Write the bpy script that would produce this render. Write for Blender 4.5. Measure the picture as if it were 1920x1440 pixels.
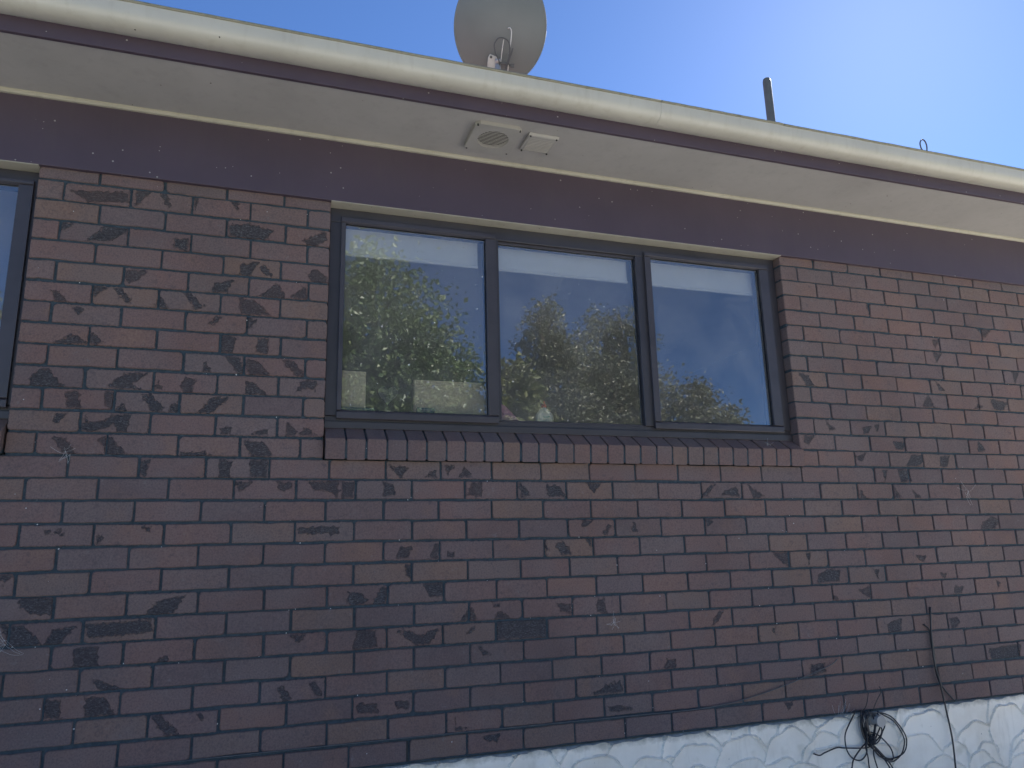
import bpy, math, random
from mathutils import Vector, Matrix
R = math.radians
rng = random.Random(7)
for o in list(bpy.data.objects):
    bpy.data.objects.remove(o)
SC = bpy.context.scene
COL = SC.collection

# ------------------------------------------------------------------ camera
ZO = 1.82                                   # height of the datum course above the ground
CAM = Vector((0.8007, -3.2084, -0.2731 + ZO))
RIGHT = Vector((0.94746, -0.31894, -0.02454))
UP = Vector((-0.04748, -0.21608, 0.97522))
FWD = Vector((0.31634, 0.92281, 0.21987))
cd = bpy.data.cameras.new('camera')
cd.sensor_width = 36.0
cd.lens = 36.0 * 1400 / 1920
cd.clip_start = 0.05
cd.clip_end = 600
cam = bpy.data.objects.new('camera', cd)
COL.objects.link(cam)
m = Matrix((RIGHT, UP, -FWD)).transposed().to_4x4()
m.translation = CAM
cam.matrix_world = m
SC.camera = cam

# ------------------------------------------------------------------ sky, sun, exposure
SUN = Vector((0.6186, 0.5249, 0.5847)).normalized()
ELEV = math.asin(SUN.z)
AZ = math.atan2(SUN.x, SUN.y)
W = bpy.data.worlds.new('World')
SC.world = W
W.use_nodes = True
wn = W.node_tree
sky = wn.nodes.new('ShaderNodeTexSky')
sky.sky_type = 'NISHITA'
sky.sun_disc = False
sky.sun_elevation = ELEV
sky.sun_rotation = AZ
sky.altitude = 0
sky.air_density = 0.6
sky.dust_density = 0.10
sky.ozone_density = 9.0
bg = wn.nodes['Background']
bg.inputs['Strength'].default_value = 0.05
wn.links.new(sky.outputs[0], bg.inputs['Color'])
sl = bpy.data.lights.new('sun', 'SUN')
sl.energy = 5.0
sl.angle = R(0.53)
sl.color = (1.0, 0.955, 0.89)
so = bpy.data.objects.new('sun', sl)
COL.objects.link(so)
so.location = SUN * 60
so.rotation_euler = (-SUN).to_track_quat('-Z', 'Y').to_euler()
SC.view_settings.view_transform = 'Standard'
SC.view_settings.look = 'None'
SC.view_settings.gamma = 1.0
SC.view_settings.use_curve_mapping = False
SC.view_settings.exposure = 2.15
SC.render.engine = 'CYCLES'
SC.cycles.max_bounces = 6
SC.cycles.diffuse_bounces = 4
SC.cycles.glossy_bounces = 3
SC.cycles.transmission_bounces = 4
SC.cycles.transparent_max_bounces = 12
SCARS = [[(245,2706),(337,2711),(288,2664),(259,2653)],[(136,2630),(194,2628),(146,2590)],[(213,2626),(245,2625),(289,2565),(263,2566)],[(470,2631),(504,2630),(556,2572),(522,2562)],[(385,2604),(421,2561),(369,2553)],[(692,2623),(742,2628),(817,2562),(703,2557)],[(829,2700),(848,2702),(872,2647),(763,2637)],[(959,2704),(965,2647),(894,2645)],[(685,2775),(763,2791),(723,2730),(687,2730)],[(756,2782),(793,2778),(821,2727),(795,2733)],[(961,2762),(1002,2787),(1048,2754),(1049,2721),(988,2723)],[(594,2682),(660,2700),(635,2650),(579,2645)],[(-4,2599),(21,2594),(52,2556),(12,2560)],[(70,2539),(120,2536),(97,2504)],[(22,2390),(99,2424),(139,2387),(42,2380)],[(140,2442),(194,2401),(170,2385),(145,2391)],[(625,2454),(680,2454),(677,2384),(629,2385)],[(772,2449),(815,2455),(818,2389),(768,2394)],[(581,2504),(606,2541),(627,2535),(595,2498)],[(725,2539),(761,2534),(735,2493)],[(650,2367),(706,2363),(727,2300),(703,2298)],[(727,2365),(777,2356),(829,2301),(744,2301)],[(876,2366),(920,2364),(966,2305),(937,2299)],[(570,2344),(600,2297),(569,2299)],[(-40,2238),(-20,2274),(16,2276),(76,2212),(-40,2206)],[(280,2276),(360,2280),(309,2234),(342,2214),(216,2219)],[(488,2257),(514,2273),(541,2267),(531,2208),(495,2213)],[(404,2253),(415,2224),(393,2220)],[(739,2270),(767,2260),(815,2213),(735,2213)],[(959,2281),(1021,2280),(1012,2241),(975,2251),(939,2234)],[(84,2188),(126,2193),(138,2127),(93,2129)],[(218,2194),(249,2192),(249,2124),(223,2137)],[(350,2196),(382,2194),(431,2145),(419,2123),(387,2129)],[(462,2161),(488,2162),(494,2130),(445,2124)],[(254,2131),(284,2154),(302,2123)],[(613,2193),(670,2195),(603,2126),(550,2124)],[(50,2103),(94,2108),(71,2073),(47,2076)],[(159,2100),(173,2073),(233,2088),(256,2107),(312,2109),(305,2042),(274,2044),(259,2075),(200,2042),(140,2037)],[(654,2066),(687,2074),(682,2041),(648,2044)],[(784,2062),(825,2067),(826,2045),(771,2047)],[(905,2103),(945,2063),(939,2044),(903,2047)],[(981,2083),(1025,2050),(960,2048)],[(53,2018),(101,2009),(142,1952),(100,1954)],[(212,2011),(245,2023),(318,1955),(245,1953)],[(502,1965),(593,1970),(627,1953),(503,1947)],[(738,2013),(807,2018),(858,1957),(775,1956)],[(364,1931),(395,1935),(381,1869),(364,1890)],[(651,1936),(695,1936),(692,1865),(652,1872)],[(769,1937),(838,1942),(834,1869),(772,1873)],[(713,1851),(780,1847),(735,1808)],[(876,1852),(932,1848),(933,1823),(885,1816)],[(996,1852),(1118,1853),(1120,1787),(1090,1809),(1018,1823)],[(24,3029),(231,3046),(241,3004),(92,2991)],[(352,3059),(379,3063),(397,3000),(376,3014)],[(622,3072),(662,3073),(665,3019)],[(632,2948),(711,2966),(815,2946),(780,2900),(642,2900)],[(936,2918),(1034,2972),(1043,2930),(983,2894)],[(159,2890),(244,2889),(196,2832),(94,2820)],[(420,2866),(475,2872),(472,2816),(423,2826)],[(-1,2893),(44,2883),(3,2848)],[(264,3059),(318,3058),(262,2990)],[(483,3069),(504,3072),(494,3005)],[(1133,1853),(1184,1850),(1186,1790),(1135,1787)],[(1312,1854),(1350,1839),(1366,1794),(1312,1794)],[(1334,1923),(1418,1916),(1380,1874)],[(1489,1878),(1536,1910),(1544,1875)],[(1576,1926),(1625,1927),(1592,1887)],[(1665,1919),(1706,1880),(1641,1876)],[(1705,1849),(1747,1853),(1746,1794),(1680,1798)],[(1923,1858),(1973,1802),(1929,1790)],[(2052,1843),(2113,1843),(2147,1794),(2067,1790)],[(2257,1852),(2330,1856),(2291,1811),(2274,1827)],[(2230,1684),(2275,1680),(2238,1652),(2221,1664)],[(2356,1663),(2374,1654),(2344,1614),(2326,1622)],[(2486,1669),(2504,1669),(2502,1628),(2478,1628)],[(1383,1578),(1436,1577),(1413,1534),(1368,1535)],[(1536,1586),(1551,1582),(1547,1530),(1512,1531)],[(1590,1555),(1622,1551),(1622,1536),(1586,1533)],[(2034,1603),(2054,1556),(2032,1549)],[(2085,1579),(2129,1586),(2170,1534),(2118,1531)],[(2235,1604),(2271,1603),(2264,1559)],[(1406,1505),(1432,1504),(1433,1449),(1410,1461)],[(1173,1405),(1223,1396),(1252,1367),(1210,1351),(1170,1364)],[(1310,1421),(1325,1414),(1322,1354),(1271,1352)],[(1482,1426),(1566,1426),(1570,1375),(1512,1370)],[(1778,1341),(1818,1328),(1810,1310)],[(1690,1319),(1713,1274),(1643,1271)],[(1826,1298),(1874,1266),(1777,1267)],[(2083,1320),(2156,1313),(2154,1275),(2107,1285)],[(2283,1323),(2319,1337),(2324,1267),(2280,1277)],[(1212,1251),(1283,1250),(1291,1184),(1192,1184)],[(1371,1242),(1422,1243),(1475,1215),(1543,1247),(1546,1233),(1505,1186),(1452,1185)],[(1666,1219),(1705,1246),(1709,1231),(1673,1211)],[(1805,1255),(2034,1255),(2032,1184),(1803,1186)],[(1720,1166),(1770,1127),(1743,1125)],[(2617,1050),(2663,1047),(2660,1008),(2605,1012)],[(2315,965),(2377,972),(2387,930),(2236,931)],[(1217,971),(1295,971),(1302,937),(1218,941)],[(1366,969),(1424,971),(1424,944),(1381,944)],[(1617,887),(1624,852),(1684,843),(1616,843)],[(2310,870),(2362,873),(2431,852),(2326,850)],[(1737,807),(1807,808),(1798,781),(1745,786)],[(390,1676),(420,1679),(416,1659)],[(960,1665),(1123,1666),(1131,1641),(968,1640)],[(235,1648),(260,1635),(243,1615)],[(68,1670),(82,1670),(84,1652),(70,1652)],[(103,1670),(118,1670),(120,1651),(104,1652)],[(-60,1509),(-19,1508),(-46,1478)],[(9,1426),(110,1428),(122,1366),(53,1375),(13,1396)],[(431,1370),(483,1406),(557,1416),(518,1353),(426,1354)],[(228,1329),(446,1334),(452,1292),(243,1282)],[(-41,1337),(30,1334),(97,1269),(-1,1263)],[(126,1316),(199,1325),(142,1267),(98,1266)],[(201,1245),(275,1246),(278,1179),(201,1178)],[(498,1201),(517,1187),(506,1176),(464,1175)],[(956,1248),(1010,1249),(991,1216)],[(268,1137),(370,1093),(306,1092),(282,1108)],[(122,1076),(172,1072),(175,1013),(128,1017)],[(251,1072),(308,1073),(348,1007),(254,1009)],[(910,1057),(930,1066),(965,1014),(932,1004)],[(1026,1068),(1057,1073),(1082,1018),(1058,1017)],[(471,993),(501,997),(572,926),(524,928)],[(628,992),(654,977),(642,972)],[(3257,1508),(3354,1510),(3346,1445),(3305,1459)],[(3457,1507),(3484,1507),(3465,1446)],[(3525,1400),(3595,1424),(3655,1414),(3642,1361),(3508,1362)],[(4167,1481),(4240,1475),(4210,1443)],[(3873,1412),(3908,1410),(3896,1370)],[(4323,1384),(4365,1373),(4340,1341)],[(3597,1289),(3639,1269),(3594,1267)],[(3759,1313),(3842,1327),(3826,1266)],[(4408,1306),(4472,1304),(4451,1268),(4401,1270)],[(4713,1333),(4743,1318),(4722,1285)],[(2912,1247),(2941,1246),(2907,1199),(2871,1188)],[(3205,1159),(3230,1157),(3216,1125)],[(3915,1138),(4013,1160),(4000,1090),(3920,1099)],[(4338,1144),(4395,1150),(4408,1122),(4350,1084)],[(3411,973),(3487,976),(3502,934),(3405,924)],[(3234,816),(3290,808),(3260,778)],[(4688,1645),(4764,1684),(4812,1653),(4760,1604),(4668,1611)],[(2884,1682),(2933,1673),(2891,1648)],[(4581,975),(4820,989),(4802,916),(4594,920)],[(3532,2450),(3589,2443),(3634,2381),(3581,2378)],[(3919,2170),(3980,2172),(3963,2142),(3925,2131)],[(4007,2183),(4045,2189),(4018,2139)],[(3683,2192),(3736,2150),(3700,2144)],[(4116,2096),(4203,2089),(4183,2048),(4134,2052)],[(3533,2111),(3590,2108),(3549,2064),(3516,2073)],[(4241,2020),(4317,2016),(4301,1961),(4192,1955)],[(4448,2018),(4514,2019),(4488,1958),(4437,1963)],[(4751,2122),(4793,2060),(4735,2049)],[(3844,2003),(3920,2024),(3888,1975)],[(4015,1938),(4050,1929),(4029,1875)],[(4125,1930),(4202,1940),(4216,1882),(4139,1871)],[(2864,1794),(2930,1846),(2950,1847),(2905,1794)],[(2977,1803),(3074,1838),(3090,1790)],[(3148,1847),(3238,1794),(3173,1785)],[(3853,1832),(3881,1785),(3845,1780)],[(4084,1842),(4125,1794),(4087,1785)],[(4207,1833),(4256,1789),(4224,1789)],[(4871,2809),(5015,2809),(4944,2747)],[(4515,2707),(4568,2699),(4532,2653)],[(4513,2625),(4580,2624),(4528,2567)],[(4494,2459),(4563,2399),(4510,2401)],[(4424,2371),(4463,2300),(4372,2307)],[(4903,2371),(5041,2344),(4987,2299),(4918,2307)],[(4059,2887),(4092,2890),(4073,2819)],[(5117,2546),(5174,2537),(5128,2468)],[(4797,2334),(4835,2314),(4762,2301)]]
JOINTS = {0:{0.0:-17,1.0:-14,2.0:-10,3.0:-9,4.0:-9,5.0:-6,6.0:-9,7.0:-10,8.0:-7,9.0:-8,10.0:-10,11.0:-8,12.0:-8,13.0:-11,14.0:-10,15.0:-10,16.0:-7,17.0:-6,18.0:5,19.0:2,20.0:2},-1:{0.5:-4,1.5:0,2.5:2,3.5:3,5.5:-1,6.5:-1,7.5:-5,8.5:-9,9.5:-7,10.5:-7,11.5:-11,12.5:-8,13.5:-5,14.5:3,15.5:-3,16.5:1},1:{0.5:-5,1.5:-3,2.5:-7,3.5:-8,4.5:-9,5.5:-9,6.5:-10,7.5:-10,8.5:-5,9.5:-7,10.5:-4},2:{0.0:-17,1.0:-14,2.0:-14,3.0:-10,4.0:-7,5.0:-10,6.0:-7,7.0:-7,8.0:-3,9.0:-7,10.0:-8,11.0:-4,12.0:-4,13.0:-4,14.0:-8,15.0:-6,16.0:-5,17.0:-1,18.0:4,19.0:5,20.0:11},3:{0.5:-9,1.5:-9,2.5:-6,3.5:-5,4.5:-7,11.5:-4,12.5:-7,13.5:-3,14.5:-7,15.5:-3,16.5:-3,17.5:1,18.5:1,19.5:4},4:{1.0:-11,2.0:-11,3.0:-10,4.0:-10,5.0:-9,6.0:-6,7.0:-3,8.0:0,9.0:-6,10.0:-5,11.0:-3,12.0:-11,13.0:-8,15.0:-9,16.0:-9,17.0:-5,18.0:-4,19.0:-1,20.0:6},5:{0.5:-1,1.5:-1,2.5:4,3.5:5,4.5:8,5.5:12,6.5:12,7.5:7,8.5:1,9.5:2,10.5:-1,11.5:-1,12.5:-4,13.5:-2,14.5:-6,15.5:-12,16.5:-8,17.5:-9,18.5:-2,19.5:-1},6:{1.0:-19,2.0:-17,3.0:-10,4.0:-10,5.0:-2,6.0:5,7.0:2,8.0:4,9.0:0,10.0:-2,11.0:-3,12.0:-12,13.0:-11,14.0:-6,15.0:-8,16.0:-2,17.0:0,18.0:0,19.0:-5,20.0:0},7:{0.5:5,1.5:1,2.5:3,3.5:11,4.5:13,5.5:11,6.5:5,7.5:0,8.5:-3,9.5:-3,10.5:-5,11.5:-7,12.5:-10,13.5:-10,14.5:-8,15.5:-4,16.5:-2,17.5:-8,18.5:-12,19.5:-6},8:{1.0:-17,2.0:-14,3.0:-8,4.0:-5,6.0:4,7.0:4,8.0:4,9.0:7,10.0:6,11.0:7,12.0:5,13.0:5,14.0:4,15.0:2,16.0:10,17.0:11,18.0:3,19.0:4,20.0:14},9:{1.5:3,2.5:6,3.5:7,4.5:11,5.5:13,6.5:16,7.5:16,8.5:13,9.5:9,10.5:10,11.5:-3,12.5:-5,13.5:-5,14.5:-5,15.5:-7,16.5:-9,18.5:-10,19.5:-12},10:{1.0:-18,2.0:-18,3.0:-17,4.0:-12,5.0:-2,6.0:2,7.0:2,8.0:0,9.0:1,10.0:0,11.0:-3,12.0:-2,13.0:0,14.0:2,15.0:4,16.0:4,17.0:3,18.0:5,19.0:-2},11:{0.5:14,1.5:11,2.5:14,3.5:17,4.5:20,5.5:20,6.5:19,7.5:20,8.5:13,9.5:13,10.5:12,11.5:10,12.5:11,13.5:10,14.5:11,15.5:8,16.5:13,18.5:4,19.5:7},12:{4.0:-16,5.0:-13,6.0:-15,7.0:-13,8.0:-7,9.0:-12,10.0:-11,11.0:-17,12.0:-23,13.0:-12,14.0:-7,15.0:-11,16.0:-8,17.0:-11,18.0:-11},-2:{0.0:2,1.0:1,2.0:13,3.0:5,4.0:2,15.0:2},-3:{0.5:22,1.5:28,2.5:26,3.5:27,15.5:3,16.5:-1,17.5:1,18.5:0,19.5:-7},-4:{0.0:6,1.0:12,2.0:8,3.0:9,4.0:7,15.0:-2,16.0:-1,17.0:-2,18.0:2,19.0:3,20.0:9,21.0:13},-5:{0.5:22,1.5:28,2.5:23,3.5:23,15.5:1,16.5:2,17.5:4,18.5:0,19.5:2,20.5:13},-6:{0.0:7,1.0:9,2.0:10,3.0:5,4.0:8,15.0:2,17.0:-4,18.0:-1,19.0:4},-7:{1.5:25,2.5:25,3.5:27,15.5:0,16.5:-1,17.5:5,18.5:13},-8:{0.0:2,1.0:9,2.0:6,3.0:7,4.0:9,15.0:2,17.0:-3,18.0:-5,19.0:4,20.0:6,21.0:2},-9:{0.5:18,1.5:19,2.5:17,3.5:16,15.5:-5,16.5:-5,17.5:3,18.5:6,19.5:11,20.5:19},-10:{0.0:2,1.0:4,2.0:7,3.0:5,4.0:11,15.0:-2,17.0:9,18.0:2,19.0:11,20.0:15},-11:{0.5:14,1.5:20,2.5:18,3.5:12},-12:{0.0:0,1.0:7,2.0:7,3.0:2,4.0:1},-13:{0.5:15,1.5:21,2.5:22,3.5:24},-14:{0.0:-1,1.0:3,2.0:2,3.0:-5,4.0:-5},-15:{0.5:4,1.5:9,2.5:16,3.5:13}}
CABLES = {'big1':[(3748,737),(3830,707),(3890,643),(3913,589),(3879,535),(3797,517),(3725,550),(3687,599),(3662,636),(3648,694),(3664,744)],'big2':[(3755,731),(3841,683),(3881,615),(3885,569),(3854,526),(3780,509),(3716,545),(3678,594),(3657,653),(3642,706),(3679,746)],'mid':[(3747,731),(3774,683),(3764,643),(3726,607),(3687,599),(3660,625),(3654,682),(3687,742)],'mid2':[(3739,732),(3760,690),(3751,639),(3709,597),(3670,595),(3645,649),(3638,706),(3680,749)],'left':[(3623,756),(3580,700),(3542,647),(3532,586),(3564,544),(3607,534),(3642,559),(3648,597),(3660,625),(3671,692),(3694,742)],'in1':[(3649,751),(3633,695),(3639,638),(3672,606),(3700,632),(3716,682),(3710,740)],'in2':[(3679,743),(3661,681),(3662,636),(3679,600),(3701,592),(3730,629),(3747,685),(3732,733)],'low':[(3687,650),(3738,629),(3784,578),(3800,537),(3789,515),(3737,532),(3690,571),(3664,601),(3663,647)],'tail':[(3686,594),(3653,583),(3526,594),(3482,600),(3413,584),(3369,579),(3344,586)],'d1':[(3667,624),(3654,591),(3647,547),(3665,489),(3669,444)],'d2':[(3657,608),(3623,583),(3577,537),(3549,501),(3535,458)],'d3':[(3690,622),(3693,593),(3689,543),(3699,485),(3699,441)],'d4':[(3673,612),(3685,588),(3752,530),(3775,477),(3782,431)],'d5':[(3687,605),(3720,568),(3773,511),(3799,463),(3805,429)],'t1':[(3783,851),(3783,828),(3748,787),(3710,746)],'t2':[(3712,825),(3677,778),(3656,745)],'vert':[(4212,1209),(4185,1093),(4172,938),(4182,839),(4192,717),(4197,574),(4185,434),(4170,320)],'vert2':[(4149,1126),(4181,1093),(4186,999),(4180,913),(4192,845),(4224,794),(4273,741)]}
# ------------------------------------------------------------------ helpers
def tag(o, label=None, cat=None, group=None, kind=None):
    if label: o['label'] = label
    if cat: o['category'] = cat
    if group: o['group'] = group
    if kind: o['kind'] = kind
    return o

def empty(name, loc):
    o = bpy.data.objects.new(name, None)
    o.empty_display_size = 0.1
    o.location = loc
    COL.objects.link(o)
    return o

def attach(o, parent):
    if parent is not None:
        o.parent = parent
        o.matrix_parent_inverse = Matrix.Translation(-Vector(parent.location))

class MB:
    """collects shapes in world coordinates; build() links them as one mesh object"""
    def __init__(s):
        s.v, s.f = [], []
    def add(s, v, f):
        n = len(s.v)
        s.v += [tuple(p) for p in v]
        s.f += [tuple(i + n for i in q) for q in f]
        return s
    def box(s, x0, x1, y0, y1, z0, z1):
        v = [(x, y, z) for x in (x0, x1) for y in (y0, y1) for z in (z0, z1)]
        return s.add(v, [(0, 1, 3, 2), (4, 6, 7, 5), (0, 4, 5, 1), (2, 3, 7, 6), (0, 2, 6, 4), (1, 5, 7, 3)])
    def obox(s, c, ax, ay, az):
        """oriented box, half-axis vectors"""
        c, ax, ay, az = map(Vector, (c, ax, ay, az))
        v = [c + i * ax + j * ay + k * az for i in (-1, 1) for j in (-1, 1) for k in (-1, 1)]
        return s.add(v, [(0, 1, 3, 2), (4, 6, 7, 5), (0, 4, 5, 1), (2, 3, 7, 6), (0, 2, 6, 4), (1, 5, 7, 3)])
    def prism(s, prof, x0, x1):
        """closed (y,z) profile extruded along x"""
        n = len(prof)
        v = [(x0, y, z) for y, z in prof] + [(x1, y, z) for y, z in prof]
        f = [(i, (i + 1) % n, n + (i + 1) % n, n + i) for i in range(n)]
        f += [tuple(range(n))[::-1], tuple(range(n, 2 * n))]
        return s.add(v, f)
    def tube(s, pts, r, n=8, cap=True):
        pts = [Vector(p) for p in pts]
        rs = r if isinstance(r, (list, tuple)) else [r] * len(pts)
        v, f = [], []
        t = (pts[1] - pts[0]).normalized()
        u = t.orthogonal().normalized()
        for i, p in enumerate(pts):
            a = pts[max(i - 1, 0)]
            b = pts[min(i + 1, len(pts) - 1)]
            t = (b - a)
            t = t.normalized() if t.length > 1e-9 else Vector((0, 0, 1))
            u = (u - t * u.dot(t))
            u = u.normalized() if u.length > 1e-6 else t.orthogonal().normalized()
            w = t.cross(u)
            for k in range(n):
                a_ = 2 * math.pi * k / n
                v.append(p + (u * math.cos(a_) + w * math.sin(a_)) * rs[i])
        for i in range(len(pts) - 1):
            for k in range(n):
                f.append((i * n + k, i * n + (k + 1) % n, (i + 1) * n + (k + 1) % n, (i + 1) * n + k))
        if cap:
            f.append(tuple(range(n))[::-1])
            f.append(tuple(range((len(pts) - 1) * n, len(pts) * n)))
        return s.add(v, f)
    def lathe(s, c, prof, n=24, sx=1, sy=1):
        """(radius, z) profile about the vertical axis through c"""
        c = Vector(c)
        v, f = [], []
        for r_, z in prof:
            for k in range(n):
                a = 2 * math.pi * k / n
                v.append((c.x + r_ * sx * math.cos(a), c.y + r_ * sy * math.sin(a), c.z + z))
        for i in range(len(prof) - 1):
            for k in range(n):
                f.append((i * n + k, i * n + (k + 1) % n, (i + 1) * n + (k + 1) % n, (i + 1) * n + k))
        f.append(tuple(range(n))[::-1])
        f.append(tuple(range((len(prof) - 1) * n, len(prof) * n)))
        return s.add(v, f)
    def mesh(s, name):
        me = bpy.data.meshes.new(name)
        me.from_pydata(s.v, [], s.f)
        me.update()
        return me
    def build(s, name, mat, parent=None, smooth=False, bevel=0, auto=None):
        me = s.mesh(name)
        me.materials.append(mat)
        if smooth:
            me.polygons.foreach_set('use_smooth', [True] * len(me.polygons))
            if auto:
                me.set_sharp_from_angle(angle=R(auto))
        o = bpy.data.objects.new(name, me)
        COL.objects.link(o)
        attach(o, parent)
        if bevel:
            b = o.modifiers.new('bevel', 'BEVEL')
            b.width = bevel
            b.segments = 2
            b.limit_method = 'ANGLE'
        return o

def spline(pts, n=8):
    """Catmull-Rom through the points"""
    P = [Vector(p) for p in pts]
    P = [2 * P[0] - P[1]] + P + [2 * P[-1] - P[-2]]
    out = []
    for i in range(1, len(P) - 2):
        a, b, c, d = P[i - 1:i + 3]
        for k in range(n):
            t = k / n
            out.append(0.5 * ((2 * b) + (c - a) * t + (2 * a - 5 * b + 4 * c - d) * t * t + (3 * b - a - 3 * c + d) * t ** 3))
    out.append(P[-2])
    return out

# ------------------------------------------------------------------ materials
class NT:
    def __init__(s, name):
        s.m = bpy.data.materials.new(name)
        s.m.use_nodes = True
        s.t = s.m.node_tree
        s.b = s.t.nodes['Principled BSDF']
        s.o = s.t.nodes['Material Output']
    def n(s, typ, **kw):
        nd = s.t.nodes.new('ShaderNode' + typ)
        for k, v in kw.items():
            if k.startswith('_'):
                setattr(nd, k[1:], v)
            else:
                nd.inputs[k.replace('__', ' ')].default_value = v
        return nd
    def l(s, a, b):
        s.t.links.new(a, b)
    def noise(s, vec, scale, detail=3, rough=0.55):
        nd = s.n('TexNoise', Scale=scale, Detail=detail, Roughness=rough)
        s.l(vec, nd.inputs['Vector'])
        return nd.outputs['Fac']
    def rng(s, val, a, b, c=0.0, d=1.0):
        nd = s.n('MapRange', _clamp=True)
        s.l(val, nd.inputs['Value'])
        for i, x in zip(('From Min', 'From Max', 'To Min', 'To Max'), (a, b, c, d)):
            nd.inputs[i].default_value = x
        return nd.outputs['Result']
    def math(s, op, a, b=None):
        nd = s.n('Math', _operation=op)
        for i, x in enumerate((a, b)):
            if x is None: continue
            if isinstance(x, (int, float)): nd.inputs[i].default_value = x
            else: s.l(x, nd.inputs[i])
        return nd.outputs[0]
    def mix(s, fac, a, b, blend='MIX'):
        nd = s.n('Mix', _data_type='RGBA', _blend_type=blend)
        for sock, x in ((nd.inputs[0], fac), (nd.inputs[6], a), (nd.inputs[7], b)):
            if isinstance(x, (int, float)): sock.default_value = x
            elif isinstance(x, tuple): sock.default_value = (*x, 1)
            else: s.l(x, sock)
        return nd.outputs[2]
    def ramp(s, fac, stops):
        nd = s.n('ValToRGB')
        e = nd.color_ramp.elements
        while len(e) < len(stops): e.new(0.5)
        for el, (p, c) in zip(e, stops):
            el.position = p
            el.color = (*c, 1)
        s.l(fac, nd.inputs[0])
        return nd.outputs[0]
    def bump(s, h, strength=0.3, dist=0.01, prev=None):
        nd = s.n('Bump', Strength=strength, Distance=dist)
        s.l(h, nd.inputs['Height'])
        if prev is not None: s.l(prev, nd.inputs['Normal'])
        return nd.outputs[0]
    def specks(s, vec, scale, size, rarity):
        """sparse dots of uneven size"""
        v = s.n('TexVoronoi', Scale=scale, Randomness=1.0)
        s.l(vec, v.inputs['Vector'])
        w = s.n('TexWhiteNoise', _noise_dimensions='3D')
        s.l(v.outputs['Position'], w.inputs['Vector'])
        keep = s.math('GREATER_THAN', w.outputs['Value'], rarity)
        sz = s.math('MULTIPLY', s.rng(w.outputs['Value'], rarity, 1.0, 0.4, 1.0), size)
        near = s.math('LESS_THAN', v.outputs['Distance'], sz)
        return s.math('MULTIPLY', keep, near)
    def obj(s):
        return s.n('TexCoord').outputs['Object']

def simple(name, col, rough=0.6, var=0.12, scale=12, metal=0, bump=0.1, bscale=80):
    t = NT(name)
    v = t.obj()
    n = t.noise(v, scale, 4)
    c2 = tuple(x * (1 - var * 2.2) for x in col)
    c3 = tuple(min(1, x * (1 + var)) for x in col)
    t.l(t.ramp(n, [(0.25, c2), (0.5, col), (0.8, c3)]), t.b.inputs['Base Color'])
    t.b.inputs['Roughness'].default_value = rough
    t.b.inputs['Metallic'].default_value = metal
    if bump:
        t.l(t.bump(t.noise(v, bscale, 3), bump, 0.004), t.b.inputs['Normal'])
    return t.m

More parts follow.
